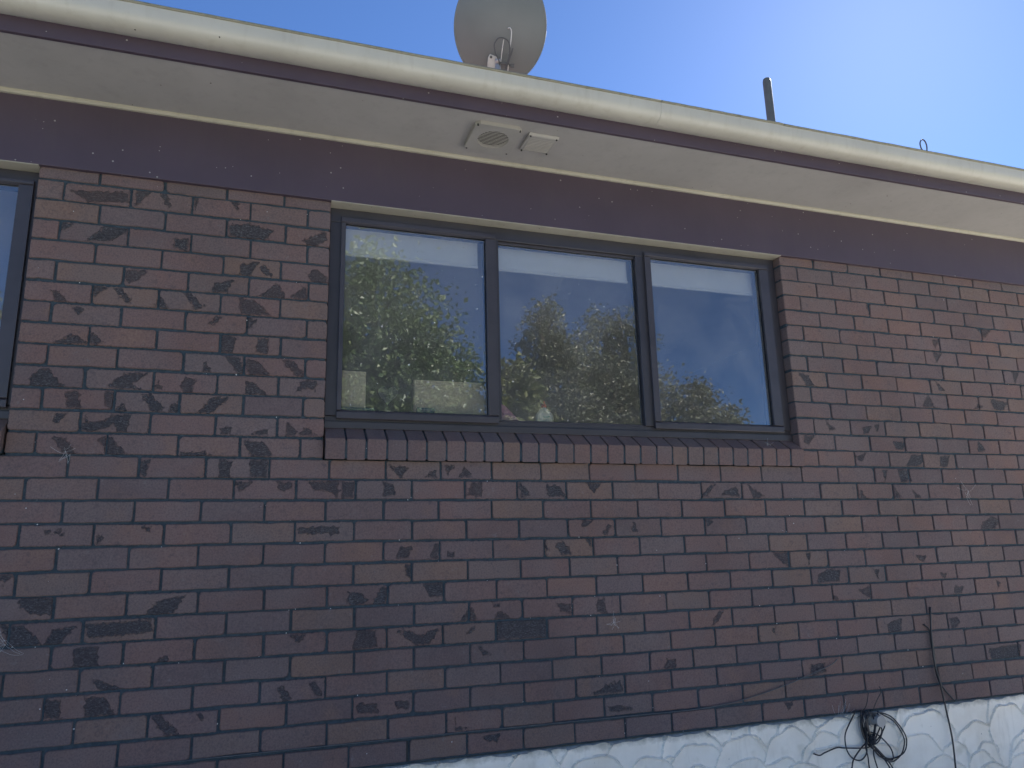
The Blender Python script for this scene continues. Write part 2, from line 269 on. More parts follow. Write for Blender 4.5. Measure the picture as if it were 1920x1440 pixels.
def brick_material(name, scarred, lift=1.0):
    t = NT(name)
    tc = t.obj()
    oi = t.n('ObjectInfo').outputs['Random']
    isl = t.n('NewGeometry').outputs['Random Per Island']
    rnd = t.math('FRACT', t.math('ADD', oi, t.math('MULTIPLY', isl, 0.917)))
    off = t.n('CombineXYZ')
    for i, k in enumerate((31.0, 17.0, 23.0)):
        t.l(t.math('MULTIPLY', rnd, k), off.inputs[i])
    va = t.n('VectorMath', _operation='ADD')
    t.l(tc, va.inputs[0]); t.l(off.outputs[0], va.inputs[1])
    v = va.outputs[0]
    k = lift * 0.66
    base = t.ramp(rnd, [(0.0, (0.218*k, 0.149*k, 0.143*k)), (0.18, (0.232*k, 0.148*k, 0.137*k)), (0.36, (0.194*k, 0.146*k, 0.150*k)),
                        (0.52, (0.248*k, 0.156*k, 0.136*k)), (0.66, (0.204*k, 0.157*k, 0.156*k)), (0.8, (0.248*k, 0.168*k, 0.140*k)), (0.9, (0.178*k, 0.132*k, 0.136*k)), (1.0, (0.212*k, 0.140*k, 0.132*k))])
    big = t.noise(v, 6.5, 2)
    base = t.mix(t.rng(big, 0.42, 0.70, 0.0, 0.5), base, (0.196*k, 0.166*k, 0.170*k))
    base = t.mix(t.rng(big, 0.40, 0.24, 0.0, 0.5), base, (0.272*k, 0.174*k, 0.136*k))
    wide = t.noise(t.n('NewGeometry').outputs['Position'], 1.3, 3, 0.6)
    base = t.mix(1.0, base, t.ramp(wide, [(0.3, (0.84, 0.80, 0.77)), (0.5, (1.05, 1.0, 0.95)), (0.7, (1.17, 1.12, 1.07))]), 'MULTIPLY')
    fine = t.noise(v, 150, 3, 0.75)
    base = t.mix(1.0, base, t.ramp(fine, [(0.32, (0.74, 0.74, 0.75)), (0.5, (1.0, 1.0, 1.0)), (0.68, (1.18, 1.17, 1.16))]), 'MULTIPLY')
    blot = t.noise(v, 30, 3, 0.7)
    base = t.mix(t.rng(blot, 0.58, 0.74, 0.0, 0.5), base, (0.06, 0.052, 0.058))
    base = t.mix(t.rng(blot, 0.36, 0.24, 0.0, 0.35), base, (0.20, 0.19, 0.195))
    nrm = t.bump(fine, 0.5, 0.0016)
    if scarred:
        # broken, rough patches of the face (per-vertex mask, ragged by noise)
        at = t.n('Attribute', _attribute_name='scar').outputs['Fac']
        rag = t.noise(v, 60, 3, 0.75)
        mask = t.rng(t.math('ADD', at, t.math('MULTIPLY', t.math('SUBTRACT', rag, 0.5), 2.0)), 0.40, 0.66)
        mp = t.n('Mapping')
        mp.inputs['Rotation'].default_value = (0, 0.6, 0)
        mp.inputs['Scale'].default_value = (1, 1, 2.4)
        t.l(v, mp.inputs['Vector'])
        strand = t.noise(mp.outputs[0], 105, 3, 0.8)
        sc = t.ramp(strand, [(0.36, (0.036, 0.036, 0.042)), (0.48, (0.068, 0.065, 0.072)), (0.57, (0.112, 0.108, 0.116)), (0.68, (0.22, 0.22, 0.23))])
        depth = t.rng(rnd, 0.0, 1.0, 0.52, 0.92)
        base = t.mix(t.math('MULTIPLY', mask, depth), base, sc)
        nrm = t.bump(t.math('MULTIPLY', mask, strand), 1.0, 0.014, nrm)
    else:
        dots = t.specks(v, 55, 0.14, 0.988)
        base = t.mix(t.math('MULTIPLY', dots, 0.8), base, (0.6, 0.6, 0.58))
    t.l(base, t.b.inputs['Base Color'])
    t.b.inputs['Roughness'].default_value = 0.82
    t.l(nrm, t.b.inputs['Normal'])
    return t.m

M = {}
M['brick'] = brick_material('brick_face', False)
M['broken_brick'] = brick_material('broken_brick_face', True)
M['sill_brick'] = brick_material('sill_brick_face', False, 0.92)
def mortar_material():
    t = NT('dark_mortar')
    v = t.obj()
    n = t.noise(v, 60, 4, 0.7)
    c = t.ramp(n, [(0.3, (0.026, 0.040, 0.050)), (0.6, (0.044, 0.064, 0.078)), (0.85, (0.078, 0.098, 0.11))])
    c = t.mix(t.specks(v, 70, 0.22, 0.955), c, (0.55, 0.56, 0.55))
    t.l(c, t.b.inputs['Base Color'])
    t.b.inputs['Roughness'].default_value = 0.95
    t.l(t.bump(n, 0.8, 0.006), t.b.inputs['Normal'])
    return t.m
M['mortar'] = mortar_material()

def paint(name, col, rough=0.45, dark=None, light=None, dirt=(0.1, 0.09, 0.07), dirtamt=0.25):
    t = NT(name)
    v = t.obj()
    n = t.noise(v, 2.2, 5, 0.6)
    c = t.ramp(n, [(0.3, tuple(x * 0.88 for x in col)), (0.7, tuple(x * 1.06 for x in col))])
    mp = t.n('Mapping'); mp.inputs['Scale'].default_value = (6, 6, 0.9); t.l(v, mp.inputs['Vector'])
    streak = t.rng(t.noise(mp.outputs[0], 4, 4, 0.6), 0.52, 0.78)
    c = t.mix(t.math('MULTIPLY', streak, dirtamt), c, dirt)
    if dark:
        c = t.mix(t.specks(v, 38, 0.16, dark), c, (0.06, 0.05, 0.04))
    if light:
        c = t.mix(t.math('MULTIPLY', t.specks(v, 44, 0.17, light), 0.7), c, (0.42, 0.4, 0.36))
    t.l(c, t.b.inputs['Base Color'])
    t.b.inputs['Roughness'].default_value = rough
    t.l(t.bump(t.noise(v, 45, 3), 0.08, 0.004), t.b.inputs['Normal'])
    return t.m
M['maroon'] = paint('maroon_board_paint', (0.074, 0.052, 0.070), 0.5, light=0.90, dirt=(0.085, 0.07, 0.075))
M['cream'] = paint('cream_paint', (0.42, 0.385, 0.30), 0.5, dark=0.975)
M['soffit'] = paint('soffit_paint', (0.40, 0.375, 0.345), 0.6, dark=0.975, dirtamt=0.12)
M['gutter'] = paint('gutter_paint', (0.52, 0.49, 0.41), 0.38, dark=0.985, dirt=(0.28, 0.23, 0.15), dirtamt=0.25)
M['lip'] = paint('gutter_lip_grime', (0.26, 0.24, 0.17), 0.7, dirt=(0.1, 0.1, 0.06), dirtamt=0.6)
M['frame'] = simple('bronze_aluminium', (0.046, 0.042, 0.048), 0.4, 0.12, 6, 0.0, 0.04, 60)
M['sash'] = simple('bronze_aluminium_sash', (0.056, 0.050, 0.057), 0.38, 0.12, 6, 0.0, 0.04, 60)
M['pvc'] = simple('vent_plastic', (0.37, 0.348, 0.315), 0.55, 0.06, 8)
M['dark'] = simple('dark_gap', (0.03, 0.03, 0.03), 0.9, 0.1)
M['dish'] = simple('grey_dish_paint', (0.15, 0.17, 0.175), 0.45, 0.05, 3, 0, 0.02, 30)
M['galv'] = simple('galvanised_steel', (0.42, 0.43, 0.43), 0.45, 0.12, 20, 0.5)
M['black'] = simple('black_cable', (0.016, 0.017, 0.02), 0.42, 0.1, 30, 0, 0.05)
M['greywire'] = simple('grey_wire', (0.085, 0.092, 0.098), 0.6, 0.1, 30, 0, 0.05)
M['whitewire'] = simple('white_wire', (0.6, 0.6, 0.58), 0.5, 0.08, 30, 0, 0.05)
M['pipe'] = simple('grey_vent_pipe', (0.12, 0.13, 0.125), 0.6, 0.12, 14)
M['web'] = simple('cobweb', (0.62, 0.62, 0.6), 0.9, 0.1, 30, 0, 0)
M['inwall'] = simple('interior_wall_paint', (0.46, 0.46, 0.44), 0.8, 0.05, 3, 0, 0.03)
M['ceiling'] = simple('ceiling_paint', (0.72, 0.71, 0.68), 0.85, 0.03, 3, 0, 0.03)
M['floor'] = simple('interior_floor', (0.16, 0.11, 0.08), 0.5, 0.2, 6)
M['bench'] = simple('bench_top', (0.30, 0.29, 0.27), 0.4, 0.1, 6)
M['roof'] = simple('roof_sheet', (0.22, 0.14, 0.12), 0.5, 0.1, 3)

def plaster_material():
    t = NT('white_trowelled_plaster')
    v = t.obj()
    n = t.noise(v, 3.5, 5, 0.6)
    c = t.ramp(n, [(0.3, (0.80, 0.73, 0.61)), (0.55, (0.92, 0.86, 0.745)), (0.8, (0.93, 0.89, 0.79))])
    y = t.rng(t.noise(v, 9, 3), 0.60, 0.75)
    c = t.mix(t.math('MULTIPLY', y, 0.45), c, (0.52, 0.47, 0.34))
    c = t.mix(t.specks(v, 60, 0.16, 0.98), c, (0.18, 0.17, 0.15))
    sep = t.n('SeparateXYZ'); t.l(v, sep.inputs[0])
    edge = t.math('SUBTRACT', sep.outputs['Z'], t.math('MULTIPLY', t.noise(v, 26, 4, 0.7), 0.06))
    grime = t.rng(edge, 1.82 - 1.085 - 0.062, 1.82 - 1.085 - 0.030)
    c = t.mix(t.math('MULTIPLY', grime, 0.75), c, (0.30, 0.27, 0.19))
    mpv = t.n('Mapping'); mpv.inputs['Scale'].default_value = (9, 9, 1.2); t.l(v, mpv.inputs['Vector'])
    drip = t.rng(t.noise(mpv.outputs[0], 2.2, 4, 0.65), 0.58, 0.76)
    c = t.mix(t.math('MULTIPLY', drip, 0.28), c, (0.42, 0.38, 0.29))
    t.l(c, t.b.inputs['Base Color'])
    t.b.inputs['Roughness'].default_value = 0.7
    t.l(t.bump(t.noise(v, 70, 4, 0.6), 0.35, 0.004), t.b.inputs['Normal'])
    return t.m
M['plaster'] = plaster_material()

def glass_material(name, dirt):
    t = NT(name)
    v = t.obj()
    fr = t.n('Fresnel', IOR=1.62)
    fac = t.math('ADD', t.math('MULTIPLY', fr.outputs[0], 1.9), 0.09)
    tr = t.n('BsdfTransparent'); tr.inputs['Color'].default_value = (0.95, 0.96, 0.95, 1)
    gl = t.n('BsdfGlossy', Roughness=0.0); gl.inputs['Color'].default_value = (0.95, 0.97, 1.0, 1)
    wob = t.bump(t.noise(v, 1.7, 1), 0.02, 0.05)
    t.l(wob, gl.inputs['Normal'])
    mx = t.n('MixShader'); t.l(fac, mx.inputs[0]); t.l(tr.outputs[0], mx.inputs[1]); t.l(gl.outputs[0], mx.inputs[2])
    # fly specks, lime flecks, and a dust film thickened as haze lifting dark reflections
    df = t.n('BsdfDiffuse'); df.inputs['Color'].default_value = (0.75, 0.74, 0.70, 1)
    warp = t.n('VectorMath', _operation='ADD')
    nz = t.n('TexNoise', Scale=40, Detail=2); t.l(v, nz.inputs['Vector'])
    sc_ = t.n('VectorMath', _operation='SCALE'); sc_.inputs['Scale'].default_value = 0.012
    t.l(nz.outputs['Color'], sc_.inputs[0]); t.l(v, warp.inputs[0]); t.l(sc_.outputs[0], warp.inputs[1])
    fl = t.specks(warp.outputs[0], 34, 0.15, 1 - 0.16 * dirt)
    fl2 = t.specks(v, 75, 0.16, 1 - 0.05 * dirt)
    film = t.rng(t.noise(v, 6, 4), 0.35, 0.75, 0.055, 0.125)
    mp = t.n('Mapping'); mp.inputs['Scale'].default_value = (42, 1, 1.6); t.l(v, mp.inputs['Vector'])
    runs = t.rng(t.noise(mp.outputs[0], 1.0, 3), 0.70, 0.80, 0.0, 0.10 * dirt)
    d = t.math('MAXIMUM', t.math('MAXIMUM', t.math('MULTIPLY', fl, 0.55), t.math('MULTIPLY', fl2, 0.6)), t.math('ADD', film, runs))
    m2 = t.n('MixShader'); t.l(d, m2.inputs[0]); t.l(mx.outputs[0], m2.inputs[1]); t.l(df.outputs[0], m2.inputs[2])
    t.l(m2.outputs[0], t.o.inputs['Surface'])
    return t.m
M['glass'] = [glass_material('window_glass_specked', 1.0), glass_material('window_glass', 0.45), glass_material('window_glass_clean', 0.12)]

def fabric_material():
    t = NT('blind_fabric')
    tl = t.n('BsdfTranslucent'); tl.inputs['Color'].default_value = (0.72, 0.74, 0.72, 1)
    t.b.inputs['Base Color'].default_value = (0.93, 0.93, 0.91, 1)
    t.b.inputs['Roughness'].default_value = 0.8
    v = t.obj()
    t.l(t.bump(t.noise(v, 300, 2), 0.1, 0.001), t.b.inputs['Normal'])
    mx = t.n('MixShader', Fac=0.08)
    t.l(t.b.outputs[0], mx.inputs[1]); t.l(tl.outputs[0], mx.inputs[2])
    t.l(mx.outputs[0], t.o.inputs['Surface'])
    return t.m
M['fabric'] = fabric_material()
def clear_material():
    t = NT('clear_glass_body')
    tr = t.n('BsdfTransparent'); tr.inputs['Color'].default_value = (0.99, 0.995, 0.99, 1)
    t.l(tr.outputs[0], t.o.inputs['Surface'])
    return t.m
M['clear'] = clear_material()

def leaf_material(name, cols, tl=0.35):
    t = NT(name)
    isl = t.n('NewGeometry').outputs['Random Per Island']
    c = t.ramp(isl, [(i / (len(cols) - 1), k) for i, k in enumerate(cols)])
    t.l(c, t.b.inputs['Base Color'])
    t.b.inputs['Roughness'].default_value = 0.45
    tr = t.n('BsdfTranslucent'); t.l(c, tr.inputs['Color'])
    mx = t.n('MixShader', Fac=tl)
    t.l(t.b.outputs[0], mx.inputs[1]); t.l(tr.outputs[0], mx.inputs[2])
    t.l(mx.outputs[0], t.o.inputs['Surface'])
    return t.m
M['leaf_dark'] = leaf_material('dark_glossy_leaf', [(0.05, 0.085, 0.035), (0.07, 0.11, 0.04), (0.10, 0.14, 0.045), (0.14, 0.17, 0.07)])
M['leaf_grey'] = leaf_material('grey_green_leaf', [(0.08, 0.095, 0.055), (0.11, 0.12, 0.065), (0.14, 0.14, 0.075), (0.125, 0.105, 0.07)])
M['leaf_yellow'] = leaf_material('yellow_green_leaf', [(0.09, 0.11, 0.035), (0.12, 0.135, 0.05), (0.15, 0.155, 0.06), (0.10, 0.105, 0.04)])
M['bark'] = simple('bark', (0.12, 0.09, 0.065), 0.9, 0.25, 14, 0, 0.6, 30)

def ground_material(name, a, b, scale):
    t = NT(name)
    v = t.obj()
    n = t.noise(v, scale, 6, 0.65)
    t.l(t.ramp(n, [(0.3, a), (0.7, b)]), t.b.inputs['Base Color'])
    t.b.inputs['Roughness'].default_value = 0.95
    t.l(t.bump(t.noise(v, scale * 12, 4), 0.5, 0.02), t.b.inputs['Normal'])
    return t.m
M['lawn'] = ground_material('dry_lawn', (0.07, 0.095, 0.03), (0.14, 0.15, 0.06), 3)
M['bounce_slab'] = ground_material('bounce_concrete', (0.48, 0.47, 0.45), (0.58, 0.57, 0.55), 2)

# ------------------------------------------------------------------ ground
g = MB(); g.add([(-150, -150, 0), (150, -150, 0), (150, 150, 0), (-150, 150, 0)], [(0, 1, 2, 3)])
tag(g.build('ground', M['lawn']), kind='structure')
g = MB(); g.add([(-6, -10.5, 0.004), (12, -10.5, 0.004), (12, 0.05, 0.004), (-6, 0.05, 0.004)], [(0, 1, 2, 3)])
tag(g.build('bounce_paving', M['bounce_slab']), kind='structure')  # unseen slab added pale and wide to bounce sunlight onto the wall

# ------------------------------------------------------------------ the house
HX0, HX1 = -3.2, 7.2            # wall ends
house = tag(empty('brick_house', (2.0, 4.0, 0.0)),
            'dark brick house wall with bronze windows, maroon frieze board and cream gutter', 'house')
def zr(r): return ZO - r * 0.086
Z_OPEN0, Z_OPEN1 = ZO + 0.129, ZO + 1.294
OPEN = [(-2.530, -0.096), (1.055, 3.490)]
Z_TOP, Z_BOT = ZO + 1.302, ZO - 1.085

# mortar bed: the wall itself, with the two window openings left out
wb = MB()
YM = 0.0065
wb.box(HX0, HX1, YM, 0.105, Z_BOT, Z_OPEN0 - 0.003)
wb.box(HX0, HX1, YM, 0.105, Z_OPEN1 + 0.020, ZO + 1.75)
xs = [HX0] + [q for o in OPEN for q in (o[0] - 0.004, o[1] + 0.004)] + [HX1]
for i in range(0, len(xs), 2):
    wb.box(xs[i], xs[i + 1], YM + 0.0002, 0.1052, Z_OPEN0 - 0.003, Z_OPEN1 + 0.020)
wall = wb.build('wall', M['mortar'], house)

def inside(poly, x, z):
    c = False
    n = len(poly)
    for i in range(n):
        x1, z1 = poly[i]; x2, z2 = poly[i - 1]
        if (z1 > z) != (z2 > z) and x < (x2 - x1) * (z - z1) / (z2 - z1) + x1:
            c = not c
    return c

def edge_dist(poly, x, z):
    d = 9
    n = len(poly)
    for i in range(n):
        ax, az = poly[i - 1]; bx, bz = poly[i]
        t = max(0, min(1, ((x - ax) * (bx - ax) + (z - az) * (bz - az)) / ((bx - ax) ** 2 + (bz - az) ** 2 + 1e-12)))
        d = min(d, math.hypot(x - ax - t * (bx - ax), z - az - t * (bz - az)))
    return d

def brick_geo(w, h, rs, scars=(), depth=0.10, rnd=rng):
    """brick with its face at y=0, centred; rounded corners rs, broken patches scars"""
    bv = 0.0028
    hw, hh = w / 2, h / 2
    cor = [(1, 1), (-1, 1), (-1, -1), (1, -1)]
    def pull(x, z, e=0.0):
        for (sx, sz), r_ in zip(cor, rs):
            r_ = r_ + 0.0005
            cx, cz = sx * (hw - bv - r_), sz * (hh - bv - r_)
            dx, dz = (x - cx) * sx, (z - cz) * sz
            if dx > 0 and dz > 0:
                l = math.hypot(dx, dz)
                if l > r_:
                    return cx + sx * dx / l * r_, cz + sz * dz / l * r_
        return x, z
    if scars:
        nx, nz = max(8, int(w / 0.0062)), 13
    else:
        nx, nz = 0, 0
    V, F, S = [], [], []
    if nx:
        for j in range(nz + 1):
            for i in range(nx + 1):
                x, z = -hw + bv + (w - 2 * bv) * i / nx, -hh + bv + (h - 2 * bv) * j / nz
                px, pz = pull(x, z)
                s = 0.0
                for p in scars:
                    d = edge_dist(p, px, pz)
                    s = max(s, min(1, 0.5 + d / 0.022) if inside(p, px, pz) else max(0, 0.5 - d / 0.022))
                y = rnd.uniform(-0.0002, 0.0002)
                if j in (0, nz): pz += rnd.gauss(0, 0.0008)
                if i in (0, nx): px += rnd.gauss(0, 0.0008)
                if s > 0.5:
                    y += s * (0.0012 + 0.0030 * rnd.random())
                V.append((px, y, pz)); S.append(s)
        for j in range(nz):
            for i in range(nx):
                a = j * (nx + 1) + i
                F.append((a, a + 1, a + nx + 2, a + nx + 1))
        ring = [i for i in range(nx + 1)] + [(j * (nx + 1) + nx) for j in range(1, nz + 1)] + \
               [nz * (nx + 1) + i for i in range(nx - 1, -1, -1)] + [j * (nx + 1) for j in range(nz - 1, 0, -1)]
    else:
        for (sx, sz), r_ in zip(((-1, -1), (1, -1), (1, 1), (-1, 1)), (rs[2], rs[3], rs[0], rs[1])):
            a0 = {(-1, -1): 180, (1, -1): 270, (1, 1): 0, (-1, 1): 90}[(sx, sz)]
            for q in (0, 45, 90):
                a = R(a0 + q)
                V.append((sx * (hw - bv - r_) + r_ * math.cos(a), 0, sz * (hh - bv - r_) + r_ * math.sin(a))); S.append(0.0)
            if (sx, sz) in ((-1, -1), (1, 1)):          # the long edges are never quite straight
                for u in (0.2, 0.4, 0.6, 0.8):
                    V.append((-sx * (hw - 0.012) * (2 * u - 1) if sz > 0 else (hw - 0.012) * (2 * u - 1), 0, sz * (hh - bv) + rnd.gauss(0, 0.0012))); S.append(0.0)
        ring = list(range(len(V)))
        F.append(tuple(ring))
    n = len(ring)
    b1 = len(V)
    for k in ring:
        x, y, z = V[k]
        l = math.hypot(x / hw, z / hh)
        V.append((x + bv * max(-1, min(1, x / hw * 1.3)), 0.0032 + max(0, y), z + bv * max(-1, min(1, z / hh * 1.3)))); S.append(S[k] * 0.6)
    b2 = len(V)
    for q in range(n):
        x, y, z = V[b1 + q]
        V.append((x, depth, z)); S.append(0.0)
    for q in range(n):
        q2 = (q + 1) % n
        F.append((ring[q2], ring[q], b1 + q, b1 + q2))
        F.append((b1 + q2, b1 + q, b2 + q, b2 + q2))
    return V, F, S

def brick_mesh(V, F, S, mat):
    me = bpy.data.meshes.new('brick')
    me.from_pydata(V, [], F)
    me.materials.append(M['broken_brick'] if any(S) and mat is M['brick'] else mat)
    if any(S):
        a = me.attributes.new('scar', 'FLOAT', 'POINT')
        a.data.foreach_set('value', S)
    me.update()
    return me

def project(p):
    d = Vector(p) - CAM
    z = d.dot(FWD)
    if z < 0.1: return None
    return 960 + 1400 * d.dot(RIGHT) / z, 720 - 1400 * d.dot(UP) / z

def screen_area(x0, x1, z0, z1):
    q = [project((x, 0, z)) for x, z in ((x0, z0), (x1, z0), (x1, z1), (x0, z1))]
    if any(p is None for p in q): return 0
    if max(p[0] for p in q) < 0 or min(p[0] for p in q) > 1920 or max(p[1] for p in q) < 0 or min(p[1] for p in q) > 1440: return 0
    q = [(max(0, min(1920, a)), max(0, min(1440, b))) for a, b in q]
    return abs(sum(q[i - 1][0] * q[i][1] - q[i][0] * q[i - 1][1] for i in range(4))) / 2

# every brick of the wall: running bond, joints where the wall has them
bricks = []
for r in range(-15, 13):
    off = 0.5 * (r % 2)
    meas = JOINTS.get(r, {})
    keys = sorted(meas)
    def dx(k):
        if k in meas: return meas[k] / 1000
        lo = [q for q in keys if q < k]; hi = [q for q in keys if q > k]
        if lo and hi:
            a, b = lo[-1], hi[0]
            return (meas[a] + (meas[b] - meas[a]) * (k - a) / (b - a)) / 1000
        e = lo[-1] if lo else (hi[0] if hi else None)
        if e is None: return rng.uniform(-.006, .006)
        return meas[e] / 1000 * max(0, 1 - abs(k - e) / 6) + rng.uniform(-.003, .003)
    ks = [i + off for i in range(int(HX0 / 0.24) - 2, int(HX1 / 0.24) + 3)]
    js = [(k * 0.24 + dx(k)) for k in ks]
    zc = zr(r) + {12: -0.008, 11: -0.003}.get(r, 0)
    z0, z1 = zc - 0.0385, zc + 0.0385
    if r == -15: z1 = Z_TOP - 0.002
    for i in range(len(js) - 1):
        jw = rng.uniform(0.0030, 0.0060)
        spans = [(js[i] + jw, js[i + 1] - jw)]
        if Z_OPEN0 + 0.01 < zc < Z_OPEN1 or abs(zc - Z_OPEN1) < 0.03 and False:
            for a, b in OPEN:
                out = []
                for p, q in spans:
                    if q <= a or p >= b: out.append((p, q)); continue
                    if p < a: out.append((p, a))
                    if q > b: out.append((b, q))
                spans = out
        for p, q in spans:
            p, q = max(p, HX0), min(q, HX1)
            if q - p < 0.025: continue
            bricks.append((screen_area(p, q, z0, z1), p, q, z0, z1))
bricks.sort(key=lambda t: -t[0])
SC_M = [[(x / 1000, z / 1000) for x, z in p] for p in SCARS]
def scars_of(p, q, z0, z1):
    res = []
    cx, cz = (p + q) / 2, (z0 + z1) / 2
    for s in SC_M:
        sx = sum(a for a, _ in s) / len(s); sz = sum(b for _, b in s) / len(s)
        if min(a for a, _ in s) < q and max(a for a, _ in s) > p and z0 - 0.012 < sz < z1 + 0.012:
            res.append([(a - cx, b - cz) for a, b in s])
    return res
def rand_scars(w, h):
    if rng.random() > 0.35: return []
    x = rng.uniform(-w / 2, w / 2); s = rng.uniform(-0.04, 0.04); k = rng.uniform(0.02, 0.05)
    return [[(x - k + s, h / 2), (x + k * 0.4 + s, h / 2), (x + k - s, -h / 2), (x - k * 0.3 - s, -h / 2)]]
def corner_r():
    return [0.0015 + (rng.random() ** 4) * 0.016 for _ in range(4)]
plain = [brick_mesh(*brick_geo(0.23, 0.077, corner_r()), M['brick']) for _ in range(24)]
stuffV, stuffF, stuffS, stuffM = [], [], [], []
count = 0
for area, p, q, z0, z1 in bricks:
    w, h = q - p, z1 - z0
    sc = scars_of(p, q, z0, z1)
    if area <= 0: sc = rand_scars(w, h)
    loc = Vector(((p + q) / 2, rng.uniform(-0.0016, 0.0016), (z0 + z1) / 2 + rng.gauss(0, 0.0011)))
    if count < 300 and area > 0:
        count += 1
        if sc or w < 0.2 or h < 0.07:
            me = brick_mesh(*brick_geo(w, h, corner_r(), sc), M['brick'])
            sx = 1
        else:
            me = rng.choice(plain)
            sx = w / 0.23
        o = bpy.data.objects.new('brick', me)
        COL.objects.link(o)
        o.parent = wall
        o.location = loc
        o.scale = (sx, 1, 1)
        o.rotation_euler = (R(rng.gauss(0, 0.35)), R(rng.gauss(0, 0.32)), R(rng.gauss(0, 0.25)))
    else:
        V, F, S = brick_geo(w, h, corner_r(), sc)
        n = len(stuffV)
        ta, tb = rng.gauss(0, 0.005), rng.gauss(0, 0.004)
        stuffV += [(x + loc.x, y + loc.y + x * ta * 0.5 + z * ta, z + loc.z + x * tb) for x, y, z in V]
        stuffF += [tuple(i + n for i in f) for f in F]
        stuffS += S
        stuffM += [1 if any(S) else 0] * len(F)
me = brick_mesh(stuffV, stuffF, stuffS, M['sill_brick'])
me.materials[0] = M['brick']
me.materials.append(M['broken_brick'])
me.polygons.foreach_set('material_index', stuffM)
o = bpy.data.objects.new('brickwork', me)
COL.objects.link(o); o.parent = wall
tag(o, kind='stuff')
# weep holes in the bottom course, dark bars standing in for their shade
for x in (1.418, 2.612):
    MB().box(x - 0.004, x + 0.004, -0.0005, 0.0075, zr(12) - 0.045, zr(12) + 0.03).build('weep_hole', M['dark'], wall)

# plinth: trowelled plaster in overlapping fans
def plinth():
    prng = random.Random(21)
    fans = []
    z = Z_BOT + 0.02
    rowi = 0
    while z > Z_BOT - 0.62:
        x = 0.6 + prng.uniform(0, 0.15)
        while x < 5.8:
            fans.append((x + prng.uniform(-0.04, 0.04), z - 0.06 + prng.uniform(-0.03, 0.03), prng.uniform(0.10, 0.20), prng.uniform(0.55, 1.0), prng.uniform(0.8, 1.25), prng.random() * 6.28))
            x += prng.uniform(0.19, 0.34)
        z -= 0.085
        rowi += 1
    x0, x1, z0, z1 = 0.9, 5.6, Z_BOT - 0.42, Z_BOT - 0.004
    st = 0.0055
    nx, nz = int((x1 - x0) / st), int((z1 - z0) / st)
    H = [[0.0] * (nx + 1) for _ in range(nz + 1)]
    for fx, fz, fr, amp, asp, ph in fans:
        i0, i1 = max(0, int((fx - fr * 1.3 - x0) / st)), min(nx, int((fx + fr * 1.3 - x0) / st) + 1)
        j0, j1 = max(0, int((fz - fr * 1.1 - z0) / st)), min(nz, int((fz + fr * 1.1 - z0) / st) + 1)
        for j in range(j0, j1 + 1):
            for i in range(i0, i1 + 1):
                ux, uz = (x0 + i * st - fx) / asp, z0 + j * st - fz
                a = math.atan2(uz, ux)
                rr = fr * (1 + 0.05 * math.sin(3 * a + ph) + 0.03 * math.sin(7 * a + ph * 2))
                d = math.hypot(ux, uz) / rr
                if d < 1 and uz > -0.3 * fr:
                    ridge = max(0, 1 - (1 - d) * rr / 0.0085)
                    up = 0.5 + 0.5 * math.sin(a)
                    H[j][i] = 0.001 + 0.006 * (d ** 4) + amp * 0.015 * (ridge ** 1.1) * (0.3 + 0.7 * up)
    V, F = [], []
    for j in range(nz + 1):
        for i in range(nx + 1):
            x = x0 + i * st
            edge = 0.004 * math.sin(x * 23) + 0.003 * math.sin(x * 61 + 1) + prng.uniform(-0.0015, 0.0015) if j == nz else 0
            V.append((x, -0.012 - H[j][i] - prng.uniform(0, 0.0004), z0 + j * st + edge))
    for j in range(nz):
        for i in range(nx):
            a = j * (nx + 1) + i
            F.append((a, a + 1, a + nx + 2, a + nx + 1))
    b = MB().add(V, F)
    top = [nz * (nx + 1) + i for i in range(nx + 1)]
    n = len(b.v)
    for i in range(nx + 1):
        b.v.append((x0 + i * st, 0.03, z1 + 0.002))
    for i in range(nx):
        b.f.append((top[i], top[i + 1], n + i + 1, n + i))
    b.box(x0 - 0.001, x1 + 0.001, -0.009, 0.12, 0, z0 + 0.002)
    b.box(x0 + 0.002, x1 - 0.002, -0.002, 0.12, z0 + 0.002, z1 - 0.02)
    b.box(HX0, x0 - 0.001, -0.011, 0.12, 0, z1)
    b.box(x1 + 0.001, HX1, -0.011, 0.12, 0, z1)
    return b.build('plinth', M['plaster'], house)
plinth()

# window sills of sloping header bricks
def sill(x0, x1):
    zb = ZO + 0.123
    bed = MB().prism([(-0.026, zb + 0.008), (-0.030, zb + 0.080), (0.055, zb + 0.140), (0.10, zb + 0.140), (0.10, zb + 0.01)], x0 + 0.004, x1 - 0.004)
    s = bed.build('sill', M['mortar'], house)
    n = int(round((x1 - x0) / 0.0865))
    st = (x1 - x0) / n
    for i in range(n):
        jw = 0.0042
        a, b = x0 + i * st + jw + rng.uniform(-.0012, .0012), x0 + (i + 1) * st - jw + rng.uniform(-.0012, .0012)
        dy, dz = rng.uniform(-.002, .002), rng.uniform(-.0015, .0015)
        prof = [(-0.027 + dy, zb + dz), (-0.036 + dy, zb + 0.088 + dz), (0.060, zb + 0.152 + dz), (0.060, zb + 0.06)]
        mb = MB().prism(prof, a, b)
        o = mb.build('brick', M['sill_brick'], s, bevel=0.003)
sill(1.058, 3.487)
sill(-2.528, -0.099)

